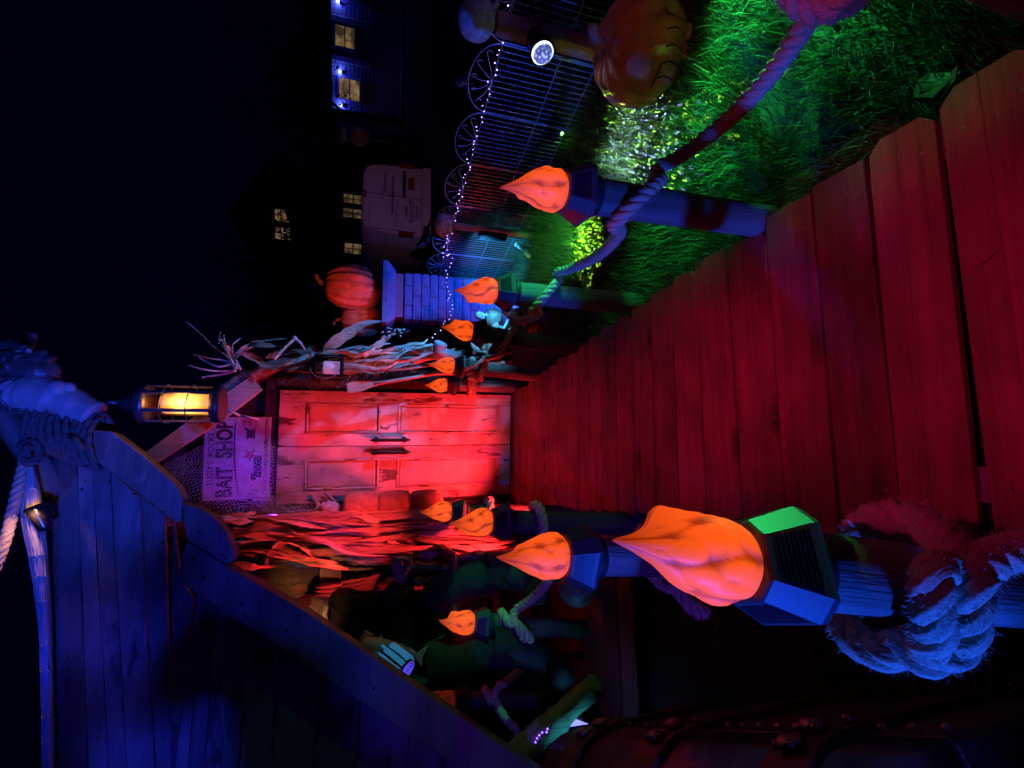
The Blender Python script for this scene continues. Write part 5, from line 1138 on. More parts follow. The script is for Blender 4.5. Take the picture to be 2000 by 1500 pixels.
# treasure chest, bottom left
tc_ = thing('treasure_chest', 'big dark treasure chest with studded metal plates and wooden straps, cut by the left edge', 'chest', (0, 0, GZ))
a = Vector((-0.375, 0.545, 0)); b = Vector((-0.905, 1.86, 0)); ux = (b-a).normalized(); uy = Vector((-ux.y, ux.x, 0)).normalized()
if uy.x > 0: uy = -uy
tc_.location = (a.x, a.y, GZ); mrot = Matrix((ux, uy, Vector((0, 0, 1)))).transposed(); tc_.rotation_euler = mrot.to_euler()
LN = (b-a).length; WD = 0.62; HB = 0.40
det = mrot.determinant()
MB().box((LN/2, WD/2, HB/2), (LN, WD, HB), bev=0.008).build('box', M_CHEST, tc_)
lid = MB(); n = 12; prof = [(WD/2-WD/2*math.cos(PI*k/n), HB+0.004+0.24*math.sin(PI*k/n)**0.8) for k in range(n+1)]
vs = [(0.0, y, z) for y, z in prof]+[(LN, y, z) for y, z in prof]; k = n+1
lid.add(vs, [(i, i+1, i+1+k, i+k) for i in range(n)]+[tuple(range(n, -1, -1)), tuple(range(k, 2*k)), (0, k, 2*k-1, n)])
lo_ = lid.build('lid', M_CHESTM, tc_, True)
def strap(x0, x1, r_, mat, name):
    m = MB(); p = [(WD/2-(WD/2+r_)*math.cos(PI*i/n), HB+0.004+(0.24+r_)*math.sin(PI*i/n)**0.8) for i in range(n+1)]
    p = [(p[0][0], 0.02)]+p; q = [(-y_*0+y_, z_) for y_, z_ in p]; kk = len(p)
    vs = [(x0, y, z) for y, z in p]+[(x1, y, z) for y, z in p]+[(x0, max(y, 0.004), z-r_) for y, z in p]+[(x1, max(y, 0.004), z-r_) for y, z in p]
    fs = []
    for i in range(kk-1): fs += [(i, i+1, i+1+kk, i+kk), (i, i+2*kk, i+1+2*kk, i+1), (i+kk, i+kk+1, i+kk+1+2*kk, i+kk+2*kk)]
    return m.add(vs, fs).build(name, mat, tc_)
stud = MB().ball((0, 0, 0), (0.011, 0.011, 0.008), 10, 6).mesh('stud', M_BRASS)
def lid_pt(x, t, r_): return (x, WD/2-(WD/2+r_)*math.cos(PI*t), HB+0.004+(0.24+r_)*math.sin(PI*t)**0.8)
for x in (0.20, 0.66, 1.13):
    strap(x-0.055, x+0.055, 0.016, M_CHEST, 'strap')
    for t in (0.03, 0.10):
        m = MB().ball((0, 0, 0), (0.028, 0.016, 0.02), 12, 8).ball((0.018, 0, 0.012), 0.009, 8, 6).ball((-0.018, 0, 0.012), 0.009, 8, 6).ball((0, -0.004, -0.02), 0.010, 8, 6)
        m.build('claw_fitting', M_BRASS, tc_, True, loc=lid_pt(x, t, 0.02))
    for sx in (-0.04, 0.04): inst('stud', stud, tc_, lid_pt(x+sx, 0.0, 0.02))
for x0, x1 in ((0.02, 0.14), (0.27, 0.60), (0.73, 1.07), (1.20, LN-0.02)):
    x = x0
    while x <= x1: inst('stud', stud, tc_, lid_pt(x, 0.27, 0.006)); inst('stud', stud, tc_, (x, -0.002, HB-0.03)); x += 0.055
    MB().tube([lid_pt(x0-0.01, 0.30, 0.004), lid_pt(x1+0.01, 0.30, 0.004)], 0.005, 6).build('edge_bead', M_CHESTM, tc_, True)

# ================================================================== THE LAWN ON THE RIGHT
FZ = 0.56
def panel_thing(label):
    """one arched wire border panel, 0.40 m wide, built along local x from 0"""
    t = thing('fence_panel', label, 'fence panel', (0, 0, GZ), group='arched wire fence panels'); Wp = 0.40
    bar = MB().tube([(0, 0, 0), (0, 0, FZ-GZ)], 0.0024, 5).mesh('bar', M_WIRE)
    for k in range(13): inst('bar', bar, t, (Wp*k/12, 0, 0), sc=(1.9, 1.9, 1.02) if k in (0, 12) else None)
    for zz in (0.10, 0.30, FZ-GZ): MB().tube([(0, 0.003, zz), (Wp, 0.003, zz)], 0.003, 5).build('rail', M_WIRE, t)
    cz = FZ-GZ
    MB().tube([(Wp/2-Wp/2*math.cos(PI*k/18), 0, cz+0.13*math.sin(PI*k/18)) for k in range(19)], 0.0036, 6).build('arch', M_WIRE, t, True)
    for k in range(5):
        a = PI*(0.18+0.16*k); ex, ez = Wp/2-0.46*Wp*math.cos(a)*0.9, cz+0.118*math.sin(a)
        MB().tube(spline([(Wp/2, 0, cz), ((Wp/2+ex)/2+0.014, 0, (cz+ez)/2-0.008), (ex, 0, ez), (ex-0.014, 0, ez-0.016), (ex-0.006, 0, ez-0.028)], 4), 0.0026, 5).build('scroll', M_WIRE, t, True)
    return t
fpts = [Vector((2.36, 0.62, 0)), Vector((2.30, 1.02, 0)), Vector((2.235, 1.415, 0)), Vector((2.19, 1.80, 0)), Vector((2.14, 2.20, 0)), Vector((2.10, 2.60, 0)), Vector((2.05, 3.0, 0)), Vector((2.03, 3.24, 0)), Vector((2.00, 3.63, 0))]
flab = ['arched wire fence panel cut by the right edge beyond the pumpkin stem', 'arched wire fence panel behind the big ground pumpkin', 'arched wire fence panel beside the wrinkled skull post', 'arched wire fence panel behind the bright dome spotlight', 'arched wire fence panel with a crow perched on top',
        'arched wire fence panel behind the nearest lawn-side torch', 'arched wire fence panel just right of the small skull post', 'arched wire fence panel just left of the small skull post', 'arched wire fence panel next to the blue pillar']
proto = panel_thing(flab[0])
for k in range(9):
    a = fpts[k]; b = fpts[k+1] if k < 8 else Vector((1.98, 4.02, 0)); o = proto if k == 0 else dup(proto, flab[k])
    o.location = (a.x, a.y, GZ); o.rotation_euler = (0, 0, math.atan2(b.y-a.y, b.x-a.x)); o.scale.x = (b-a).length/0.40*0.97
# string of violet-white lights along the fence top
sl_ = thing('string_lights', 'string of tiny violet-white lights along the wire fence top to the pillar', 'string lights', (2.2, 1.6, FZ)); so_ = Vector(sl_.location)
wp = [Vector((p.x-0.012, p.y, FZ+0.012)) for p in fpts]+[P(880, 500, 3.50), P(873, 545, 3.52), P(876, 575, 3.50), P(884, 612, 3.46), P(866, 632, 3.44), P(850, 655, 3.42), P(846, 662, 3.42)]
wpath = resample(spline(wp, 8), 0.012); wpath = [p+Vector((rnd.uniform(-.008, .008), rnd.uniform(-.006, .006), 0.014*math.sin(i*0.55)+rnd.uniform(-.006, .006))) for i, p in enumerate(wpath)]
MB().tube([p-so_ for p in wpath], 0.0014, 4).build('wire', M_BLACKM, sl_)
BL = MB().ball((0, 0, 0), 0.0034, 8, 6).mesh('bulb', glow('violet_white_bulb', (0.40, 0.24, 1.0), 7))
for i in range(2, len(wpath), 3): inst('bulb', BL, sl_, wpath[i]-so_+Vector((0, 0, rnd.uniform(-0.012, 0.012))), sc=rnd.uniform(0.7, 1.15))
for Y in (1.3, 2.1, 2.9): lamp('POINT', 'string_glow', (float(np.interp(Y, [p.y for p in fpts], [p.x for p in fpts]))-0.05, Y, FZ+0.05), 0.35, (0.25, 0.10, 1.0), radius=0.15)
# skull posts
M_SKULL = plain('wrinkled_skull', (0.50, 0.44, 0.40), 0.8, 0, 45, 0.35, 1.0)
def skull(name, label, c, s, yaw):
    t = thing(name, label, 'skull', c, (0, 0, yaw), 'skulls on posts'); 
    def sh(d):
        q = 1+0.16*max(0, -d.x)*max(0, d.z+0.3)
        q -= 0.24*sum(math.exp(-((d.y-0.40*g_)/0.20)**2-((d.z-0.02)/0.20)**2) for g_ in (-1, 1))*(d.x > 0)
        q -= 0.16*math.exp(-(d.y/0.14)**2-((d.z+0.25)/0.14)**2)*(d.x > 0)
        q -= 0.20*max(0, -d.z-0.45); q += 0.06*math.exp(-((abs(d.y)-0.55)/0.2)**2-((d.z+0.15)/0.15)**2)*(d.x > 0)
        q += 0.014*math.sin(26*d.z+3*math.sin(17*d.y))*math.sin(23*d.x+2*math.sin(15*d.z))
        return q
    MB().ball((0, 0, s*0.95), (s*1.12, s*0.86, s), 44, 34, sh).build('cranium', M_SKULL, t, True)
    jw = MB().tube(spline([(s*0.05, -s*0.58, s*0.5), (s*0.5, -s*0.50, s*0.12), (s*0.92, -s*0.2, s*0.02), (s*0.92, s*0.2, s*0.02), (s*0.5, s*0.50, s*0.12), (s*0.05, s*0.58, s*0.5)], 5), s*0.15, 8).build('jaw', M_SKULL, t, True)
    for k in range(7):
        a = (k-3)*0.2; MB().box((s*(0.93-0.25*a*a), s*a*1.1, s*0.24), (s*0.10, s*0.15, s*0.16), bev=s*0.02).build('tooth', M_SKULL, jw)
c1 = P(968, 45, 1.66); c2 = P(886, 441, 3.12)
pp = thing('skull_post', 'reddish square wooden post under the large wrinkled skull', 'post', (c1.x, c1.y, GZ), group='skull posts'); MB().box((0, 0, (c1.z-GZ)/2), (0.085, 0.07, c1.z-GZ), bev=0.004).build('shaft', wood('red_post', (0.20, 0.09, 0.07), (0.34, 0.17, 0.12), 2, 0.6, 12, 0.4), pp)
pp = thing('skull_post', 'ringed bamboo post under the small purple skull', 'post', (c2.x, c2.y, GZ), group='skull posts')
pr = []
for k in range(7): z0 = (c2.z-GZ)*k/7; pr += [(0.030, z0), (0.027, z0+0.012), (0.027, (c2.z-GZ)*(k+1)/7-0.012)]
MB().lathe(pr+[(0.030, c2.z-GZ)], 14).build('shaft', plain('bamboo', (0.40, 0.36, 0.26), 0.5, 0, 20, 0.2), pp, True)
skull('wrinkled_skull', 'large wrinkled skull facing right on the reddish post at upper right', c1, 0.090, R(-8)); skull('wrinkled_skull', 'small purple-lit skull on the bamboo post in the wire fence', c2, 0.074, R(-20))
fx = thing('flood_box', 'slim black floodlight box strapped to the bamboo post', 'floodlight', P(962, 461, 3.05)); MB().box((0, 0, 0), (0.045, 0.05, 0.22), bev=0.006).build('housing', M_BLACK, fx); MB().box((0, -0.027, 0), (0.034, 0.004, 0.19)).build('window', M_SOLAR, fx)
# dome spotlight hung on the reddish post
dsp = thing('dome_spotlight', 'black swivel spotlight with a glittering white-blue glass dome, hung on the reddish post', 'spotlight', P(1050, 95, 1.62)); dsp.scale = (1.35,)*3; lo = Vector(dsp.location)
a = P(1046, 75, 1.64); b = P(1070, 132, 1.60); dv = (b-a).normalized(); q = dv.to_track_quat('Z', 'Y').to_matrix(); oo_ = a-lo
rotp = lambda pr: [(r_, z) for r_, z in pr]
MB().lathe([(0.012, -0.008), (0.030, 0), (0.034, 0.01), (0.036, 0.075), (0.043, 0.085), (0.044, 0.092)], 26, oo_, q).build('housing', M_BLACK, dsp, True)
def dome_mat():
    m, n, L, b_ = nodes('dome_glass'); tc = n.new('ShaderNodeTexCoord'); vo = n.new('ShaderNodeTexVoronoi'); vo.inputs['Scale'].default_value = 85
    L.new(tc.outputs['Object'], vo.inputs['Vector']); r = n.new('ShaderNodeValToRGB'); r.color_ramp.elements[0].color = (1, 1, 1, 1); r.color_ramp.elements[1].color = (0.06, 0.10, 0.45, 1); r.color_ramp.elements[1].position = 0.55
    L.new(vo.outputs['Distance'], r.inputs[0]); L.new(r.outputs[0], b_.inputs['Emission Color']); b_.inputs['Emission Strength'].default_value = 0.9; b_.inputs['Base Color'].default_value = (0.2, 0.25, 0.4, 1); b_.inputs['Roughness'].default_value = 0.1
    return m
MB().ball(oo_+dv*0.092, 0.036, 24, 16).build('dome', dome_mat(), dsp, True)
MB().lathe([(0.030, 0.093), (0.0385, 0.0935), (0.0385, 0.102), (0.030, 0.1025)], 26, oo_, q, cap=False).build('bright_ring', glow('ring_glow', (0.75, 0.85, 1.0), 1.6), dsp, True)
MB().tube(spline([oo_+q @ Vector((0.038, 0, 0.02)), oo_+q @ Vector((0.055, 0, -0.03)), oo_+q @ Vector((0.0, 0, -0.075)), oo_+q @ Vector((-0.055, 0, -0.03)), oo_+q @ Vector((-0.038, 0, 0.02))], 5), 0.005, 6).build('yoke', M_BLACK, dsp, True)
lamp('SPOT', 'dome_light', b+dv*0.06, 1.2, (0.55, 0.65, 1.0), b+dv, 120, 0.6, 0.02)
# pumpkins
M_PUMP = plain('pumpkin_skin', (0.36, 0.13, 0.055), 0.72, 0, 9, 0.4, 0.8, bscale=34, spec=0.25); M_STEMP = plain('pumpkin_stem', (0.20, 0.16, 0.10), 0.8, 0, 30, 0.3, 0.5); M_CUT = plain('pumpkin_cut', (0.05, 0.02, 0.012), 0.9)
def pumpkin(name, label, c, rx, rz, yaw, ribs=13, tilt=(0, 0), group=None, seed=0):
    t = thing(name, label, 'pumpkin', c, (tilt[0], tilt[1], yaw), group)
    def sh(d):
        a = math.atan2(d.y, d.x); k = abs(math.sin(ribs*a/2+0.4*math.sin(a*2+seed)))**0.55
        s = math.hypot(d.x, d.y)
        return 1-0.115*(1-k)*s-0.10*math.exp(-((d.z-1)/0.10)**2)-0.06*math.exp(-((d.z+1)/0.10)**2)+0.012*math.sin(5*d.z+9*d.x+seed)
    MB().ball((0, 0, rz*0.93), (rx, rx, rz), 78, 40, sh).build('shell', M_PUMP, t, True)
    MB().tube(spline([(0, 0, rz*1.74), (0.005, 0, rz*1.84), (rx*0.05, 0, rz*1.98), (rx*0.22, 0, rz*2.12), (rx*0.34, 0.0, rz*2.14)], 5), [0.034*rx/0.2]*6+[0.024*rx/0.2]*6+[0.018*rx/0.2]*9, 9, prof=lambda i, a: 1+0.15*math.sin(5*a)).build('stem', M_STEMP, t, True)
    def surf(az, el, off=0.0):
        d = Vector((math.cos(el)*math.cos(az), math.cos(el)*math.sin(az), math.sin(el))); q = sh(d)
        return Vector((d.x*rx*(q+off), d.y*rx*(q+off), d.z*rz*(q+off)+rz*0.93))
    return t, surf
gp = G(1345, 110); t, sf = pumpkin('ground_pumpkin', 'big squat pumpkin with cut line mouth lying on the grass at upper right', (1.80, 1.33, GZ), 0.215, 0.185, R(-40), 12, (R(4), R(-8)), seed=2)
for row in ([(-2.3, 0.10), (-1.9, 0.06), (-1.5, 0.08), (-1.1, 0.04), (-0.7, 0.12)],):
    MB().tube(spline([sf(a, e, -0.004) for a, e in row], 8), 0.0045, 5).build('cut_line', M_CUT, t, True)
for k in range(6):
    a0 = -2.15+0.26*k; MB().tube(spline([sf(a0, 0.06, -0.004), sf(a0+0.04, -0.15, -0.004), sf(a0-0.03, -0.42, -0.004)], 6), 0.004, 5).build('cut_line', M_CUT, t, True)
for k in range(5): MB().box(sf(-1.75+0.13*k, -0.62, 0.0), (0.03, 0.03, 0.022), bev=0.006).build('tooth', M_PUMP, t)
# stone pillar
px_, py_ = 1.68, 4.0; pil = thing('stone_pillar', 'blue-lit block pillar with flared cap carrying two pumpkins', 'pillar', (px_, py_, GZ), (0, 0, R(-6))); PWd = 0.40; PH = 1.02
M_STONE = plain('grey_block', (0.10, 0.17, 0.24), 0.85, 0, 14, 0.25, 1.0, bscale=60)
MB().box((0, 0, PH/2), (PWd-0.016, PWd-0.016, PH)).build('core', plain('mortar', (0.16, 0.16, 0.16), 0.95), pil)
course = 0.073; nz_ = int(PH/course); blk = {}
def block(w_, d, h):
    key = (round(w_, 3), round(d, 3), round(h, 3))
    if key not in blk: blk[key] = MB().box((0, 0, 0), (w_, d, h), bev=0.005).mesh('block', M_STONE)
    return blk[key]
for j in range(nz_):
    cuts = [0.5, 0.5] if j % 2 else [0.28, 0.44, 0.28]
    x = -PWd/2
    for c in cuts:
        w_ = PWd*c; inst('block', block(w_-0.005, 0.02, course-0.005), pil, (x+w_/2, -PWd/2+rnd.uniform(-.002, .002), course*(j+0.5)))
        inst('block', block(0.02, w_-0.005, course-0.005), pil, (-PWd/2+rnd.uniform(-.002, .002), x+w_/2, course*(j+0.5)))
        inst('block', block(0.02, w_-0.005, course-0.005), pil, (PWd/2+rnd.uniform(-.002, .002), x+w_/2, course*(j+0.5))); x += w_
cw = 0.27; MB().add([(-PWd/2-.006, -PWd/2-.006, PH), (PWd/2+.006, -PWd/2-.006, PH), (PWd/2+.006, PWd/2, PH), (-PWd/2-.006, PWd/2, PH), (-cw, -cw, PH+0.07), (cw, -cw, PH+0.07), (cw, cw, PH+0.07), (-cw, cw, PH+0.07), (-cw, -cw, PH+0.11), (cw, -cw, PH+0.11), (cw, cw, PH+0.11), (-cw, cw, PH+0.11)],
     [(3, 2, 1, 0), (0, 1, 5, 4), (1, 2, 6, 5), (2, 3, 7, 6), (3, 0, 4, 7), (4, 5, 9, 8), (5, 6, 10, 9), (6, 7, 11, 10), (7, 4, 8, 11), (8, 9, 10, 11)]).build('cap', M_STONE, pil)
tz = GZ+PH+0.11
t, sf = pumpkin('carved_pumpkin', 'tall orange carved pumpkin facing right on top of the blue pillar', (px_+0.06, py_-0.05, tz), 0.205, 0.255, R(0), 15, (0, R(3)), 'pumpkins on the pillar', 1)
for az in (-0.72, -0.1): MB().prism([sf(az-0.14, 0.22, 0.004), sf(az+0.14, 0.22, 0.004), sf(az, 0.48, 0.004)], (-0.012, 0.008, 0)).build('eye', M_CUT, t)
MB().prism([sf(a, -0.22+0.10*math.cos(3*(a+.4))+0.07*((k % 2)-.5), 0.004) for k, a in enumerate(np.linspace(-1.0, 0.2, 9))]+[sf(a, -0.40, 0.004) for a in np.linspace(0.2, -1.0, 9)], (-0.012, 0.006, 0)).build('mouth', M_CUT, t)
t, sf = pumpkin('carved_pumpkin', 'dark red pumpkin half hidden behind the tall one on the pillar', (px_-0.17, py_+0.10, tz), 0.155, 0.185, R(140), 13, (0, 0), 'pumpkins on the pillar', 4)
# crows
M_CROW = plain('crow_feathers', (0.012, 0.012, 0.016), 0.3, 0, 40, 0.5, 0.3)
def crow(label, c, yaw, s=1.0):
    t = thing('crow', label, 'crow', c, (0, 0, yaw), 'black crows on the fence'); t.scale = (s,)*3
    MB().tube(spline([(-0.13, 0, 0.055), (-0.06, 0, 0.075), (0.0, 0, 0.085), (0.055, 0, 0.11), (0.085, 0, 0.135)], 5), [0.012]*5+[0.030]*5+[0.042]*5+[0.032]*5+[0.02], 12).build('body', M_CROW, t, True)
    h = MB().ball((0.095, 0, 0.15), (0.028, 0.024, 0.025), 14, 10).build('head', M_CROW, t, True); MB().lathe([(0.011, 0), (0.008, 0.02), (0.001, 0.05)], 8, (0.115, 0, 0.148), Matrix.Rotation(R(98), 3, 'Y')).build('beak', M_BLACK, h, True)
    MB().prism([(-0.10, -0.02, 0.06), (-0.10, 0.02, 0.06), (-0.23, 0.03, 0.035), (-0.23, -0.03, 0.035)], (0, 0, 0.008)).build('tail', M_CROW, t)
    for sy in (-1, 1):
        MB().ball((-0.02, sy*0.038, 0.08), (0.085, 0.012, 0.032), 14, 8, rot=Matrix.Rotation(R(8), 3, 'Y')).build('wing', M_CROW, t, True); MB().tube([(0.0, sy*0.015, 0.05), (0.01, sy*0.015, 0.0)], 0.003, 5).build('leg', M_BLACK, t)
crow('black crow perched on the fence arch right of the nearest lawn torch', (2.16, 2.02, FZ+0.10), R(200), 0.7); crow('black crow on the fence top beside the blue pillar', (2.02, 3.42, FZ+0.12), R(150), 0.8)
crow('large black crow standing on the grass behind the wire fence, upper of two', (2.75, 2.35, 0.16), R(190), 1.7); crow('large black crow standing on the grass behind the wire fence, lower of two', (2.62, 2.70, 0.10), R(170), 1.6)
# green floodlight just outside the view, with added plates that block its light
gf = thing('green_floodlight', 'black floodlight with added blocking plates throwing green light over the lawn', 'floodlight', (1.95, 0.70, GZ)); lz_ = 0.38-GZ
MB().tube([(0.05, -0.02, 0), (0.05, -0.02, lz_-0.03)], 0.012, 8).build('stake', M_BLACK, gf); MB().box((0.075, -0.02, lz_), (0.09, 0.12, 0.09), Matrix.Rotation(R(-25), 3, 'Y'), bev=0.008).build('housing', M_BLACK, gf)
MB().prism([(-0.060, -0.10, lz_-0.0222), (-0.060, -0.10, lz_+0.05), (-0.060, 0.095, lz_+0.05), (-0.060, 0.095, lz_-0.0222)], (-0.0015, 0, 0)).box((-0.01, -0.02, lz_+0.052), (0.103, 0.165, 0.003)).build('deck_blocker', M_BLACKM, gf)  # added plate, keeps the green light off the deck
MB().prism([(0.02, 0.035, lz_-0.06), (0.02, 0.035, lz_+0.022), (-0.045, 0.060, lz_+0.022), (-0.045, 0.060, lz_-0.06)], (0.0, 0.003, 0)).build('pumpkin_blocker', M_BLACKM, gf)  # added plate, keeps the green light off the pumpkin
# laser projector and its dots
lz = thing('laser_projector', 'small dark projector in the grass with a piercing green point', 'projector', G(1117, 268)+Vector((0, 0, 0.0))); lo = Vector(lz.location)
MB().lathe([(0.004, -0.02), (0.006, 0.05)], 8).build('spike', M_BLACK, lz); MB().box((0, 0.03, 0.075), (0.06, 0.08, 0.05), bev=0.006).build('housing', M_BLACK, lz)
MB().ball((0, -0.013, 0.075), 0.009, 12, 8).build('lens', glow('laser_green', (0.12, 1.0, 0.08), 30), lz, True)
lamp('POINT', 'laser_glow', lo+Vector((-0.02, -0.06, 0.085)), 0.10, (0.1, 1.0, 0.05), radius=0.01)
def dots(name, loc, target, energy, color, cone, scale, thr):
    patterned(lamp('SPOT', name, loc, energy, color, target, cone, 0.5, 0.002), scale, thr, 0, 'dots')
dots('laser_dots', (1.98, 2.12, 0.50), G(1255, 262), 4200, (0.35, 1.0, 0.04), 44, 30, 0.27)
dots('laser_dots', (1.95, 2.15, 0.50), G(1150, 468), 5200, (0.40, 1.0, 0.03), 26, 34, 0.30)
dots('laser_dots', (1.96, 2.10, 0.50), G(1240, 300), 3200, (0.30, 0.45, 1.0), 40, 36, 0.28)
lamp('SPOT', 'blue_wash', (1.98, 2.12, 0.45), 110, (0.15, 0.25, 1.0), G(1230, 300), 40, 0.8, 0.01)
lamp('SPOT', 'green_wash', (1.32, 1.9, 0.34), 45.0, (0.12, 1.0, 0.20), G(1110, 470), 50, 0.7, 0.02)
# skeleton heap behind the second and third posts
sk = thing('skeleton', 'blue-lit plastic skeleton crawling in the grass behind the lawn-side posts', 'skeleton', G(985, 640)); lo = Vector(sk.location)
S = lambda x, y, Y: P(x, y, Y)-lo
def ribbed(c, n, L, w_):
    for k in range(n):
        z = c+Vector((0.02*k, 0.03*k, -0.012*k)); MB().tube([z+Vector((w_*math.cos(2*PI*i/16), 0.35*w_*math.sin(2*PI*i/16), w_*0.9*math.sin(2*PI*i/16))) for i in range(14)], 0.008, 6).build('rib', M_BONE, sk, True)
ribbed(S(940, 668, 3.1), 6, 0, 0.075); MB().tube([S(925, 690, 3.12), S(945, 665, 3.15), S(965, 640, 3.22)], 0.014, 8).build('spine', M_BONE, sk, True)
MB().ball(S(962, 622, 3.2), (0.075, 0.085, 0.07), 20, 14, skullish).build('skull', M_BONE, sk, True)
for px in ([(1005, 598), (985, 640), (970, 655)], [(968, 655), (948, 690)], [(945, 700), (930, 712), (910, 720)], [(1000, 640), (985, 655), (975, 668)]):
    pts = [S(x, y, 3.0) for x, y in px]; MB().tube(pts, 0.011, 8).ball(pts[0], 0.018, 8, 6).ball(pts[-1], 0.018, 8, 6).build('limb_bone', M_BONE, sk, True)
for k in range(12): MB().ball(S(rnd.uniform(915, 985), rnd.uniform(590, 720), 3.12), rnd.uniform(0.014, 0.032), 10, 8).build('knuckle', M_BONE, sk, True)
slv = MB().tube(spline([P(990, 600, 3.0), P(1010, 615, 2.95), P(1030, 622, 2.9), P(1045, 640, 2.86)], 6), 0.055, 14).build('striped_sleeve', None, None, True)
m, n_, L2, b_ = nodes('red_black_stripes'); tc = n_.new('ShaderNodeTexCoord'); wv = n_.new('ShaderNodeTexWave'); wv.inputs['Scale'].default_value = 7; wv.bands_direction = 'Z'; L2.new(tc.outputs['Object'], wv.inputs['Vector'])
r = n_.new('ShaderNodeValToRGB'); r.color_ramp.interpolation = 'CONSTANT'; r.color_ramp.elements[0].color = (0.30, 0.03, 0.03, 1); r.color_ramp.elements[1].color = (0.015, 0.012, 0.012, 1); r.color_ramp.elements[1].position = 0.5; L2.new(wv.outputs[0], r.inputs[0]); L2.new(r.outputs[0], b_.inputs['Base Color']); b_.inputs['Roughness'].default_value = 0.85
slv.data.materials.append(m); tag(slv, 'red and black striped stuffed sleeve in the grass behind the second lawn-side post', 'sleeve')
bt = thing('blue_boot', 'blue-lit upside-down boot beside the oar', 'boot', P(905, 690, 3.3)); lo = Vector(bt.location)
MB().tube(spline([P(905, 700, 3.3)-lo, P(885, 697, 3.3)-lo, P(866, 692, 3.3)-lo, P(858, 682, 3.28)-lo, P(862, 668, 3.25)-lo], 5), [0.045]*5+[0.05]*5+[0.055]*5+[0.05]*5+[0.035], 14).build('shaft', plain('grey_boot', (0.30, 0.30, 0.32), 0.6), bt, True)
bn = thing('bone', 'cyan-lit long bone lying on the grass before the fence', 'bone', G(1020, 490, GZ+0.10)); lo = Vector(bn.location); a, b = G(1008, 478, GZ+.1)-lo, G(1032, 500, GZ+.1)-lo
MB().tube([a, a.lerp(b, 0.5), b], 0.010, 8).ball(a, 0.016, 10, 8).ball(b, 0.018, 10, 8).build('shaft', M_BONE, bn, True)
lf = MB().ribbon([G(1800, 150, -.02), G(1820, 165, .0), G(1845, 160, .01), G(1860, 178, -.01)], [0.02, 0.07, 0.06, 0.004], (0.3, 1, 0.2), 0.3).build('fallen_leaf', plain('brown_leaf', (0.16, 0.07, 0.04), 0.8, 0, 40, 0.3), None, True); tag(lf, 'single brown fallen leaf in the grass at the boardwalk edge', 'leaf')

# ================================================================== THE STREET BEYOND
M_VAN = plain('van_white', (0.70, 0.68, 0.68), 0.28, 0.0, 3, 0.05, spec=0.6); M_VTXT = plain('van_print', (0.05, 0.05, 0.16), 0.6); M_TYRE = plain('tyre', (0.015, 0.015, 0.016), 0.8); M_RLENS = plain('rear_lens', (0.30, 0.015, 0.015), 0.15)
a = P(845, 455, 9.8); vw = 1.76; vx0 = P(760, 455, 9.8).x; vx1 = P(760, 317, 9.8).x; vw = vx1-vx0; VH = P(706, 385, 9.8).z+0.36
van = thing('delivery_van', 'white panel van parked in the street, rear doors lettered dark blue', 'van', ((vx0+vx1)/2, 9.8, -0.36)); 
VL = 4.4
def sect(y, s, top): 
    w_ = vw/2*s; return [(-w_*0.97, y, 0.30), (w_*0.97, y, 0.30), (w_, y, 0.55), (w_*1.0, y, 0.95), (w_*0.97, y, 1.25), (w_*0.90, y, top-0.18), (w_*0.80, y, top-0.05), (w_*0.62, y, top), (-w_*0.62, y, top), (-w_*0.80, y, top-0.05), (-w_*0.90, y, top-0.18), (-w_*0.97, y, 1.25), (-w_, y, 0.95), (-w_, y, 0.55)]
secs = [sect(0.0, 0.95, VH-0.06), sect(0.05, 0.99, VH-0.02), sect(0.25, 1.0, VH), sect(2.9, 1.0, VH), sect(3.4, 0.98, VH-0.12), sect(3.9, 0.96, 1.25), sect(4.35, 0.92, 1.05), sect(VL, 0.85, 0.85)]
rings(secs).build('body', M_VAN, van)
MB().box((0, -0.03, 0.34), (vw*0.96, 0.12, 0.20), bev=0.03).build('bumper', M_VAN, van)
M_SEAM = plain('panel_gap', (0.03, 0.025, 0.03), 0.8)
for x, z0, z1 in ((0.04, 0.46, VH-0.10), (-vw*0.455, 0.55, VH-0.2), (vw*0.455, 0.55, VH-0.2)): MB().box((x, -0.002, (z0+z1)/2), (0.010, 0.012, z1-z0)).build('seam', M_SEAM, van)
MB().box((0, -0.002, 0.46), (vw*0.9, 0.012, 0.010)).build('seam', M_SEAM, van)
for s, x0, x1 in ((0, -vw*0.42, -0.02),): 
    for z in (1.02, 1.62): MB().box(((x0+x1)/2, -0.003, z), (x1-x0, 0.010, 0.008)).build('seam', M_SEAM, van)
MB().box((vw*0.21, -0.006, 0.86), (vw*0.38, 0.022, 0.075), bev=0.008).build('handle_bar', M_BLACK, van)
pl_ = MB().box((vw*0.23, -0.008, 0.70), (0.34, 0.012, 0.155), bev=0.004).build('number_plate', plain('plate', (0.34, 0.07, 0.05), 0.6), van); text('HKV 4163', 0.075, 'lettering', M_BLACK, pl_, (vw*0.23, -0.0155, 0.70), (PI/2, 0, 0), 0.85, 0.0005, 0.001)
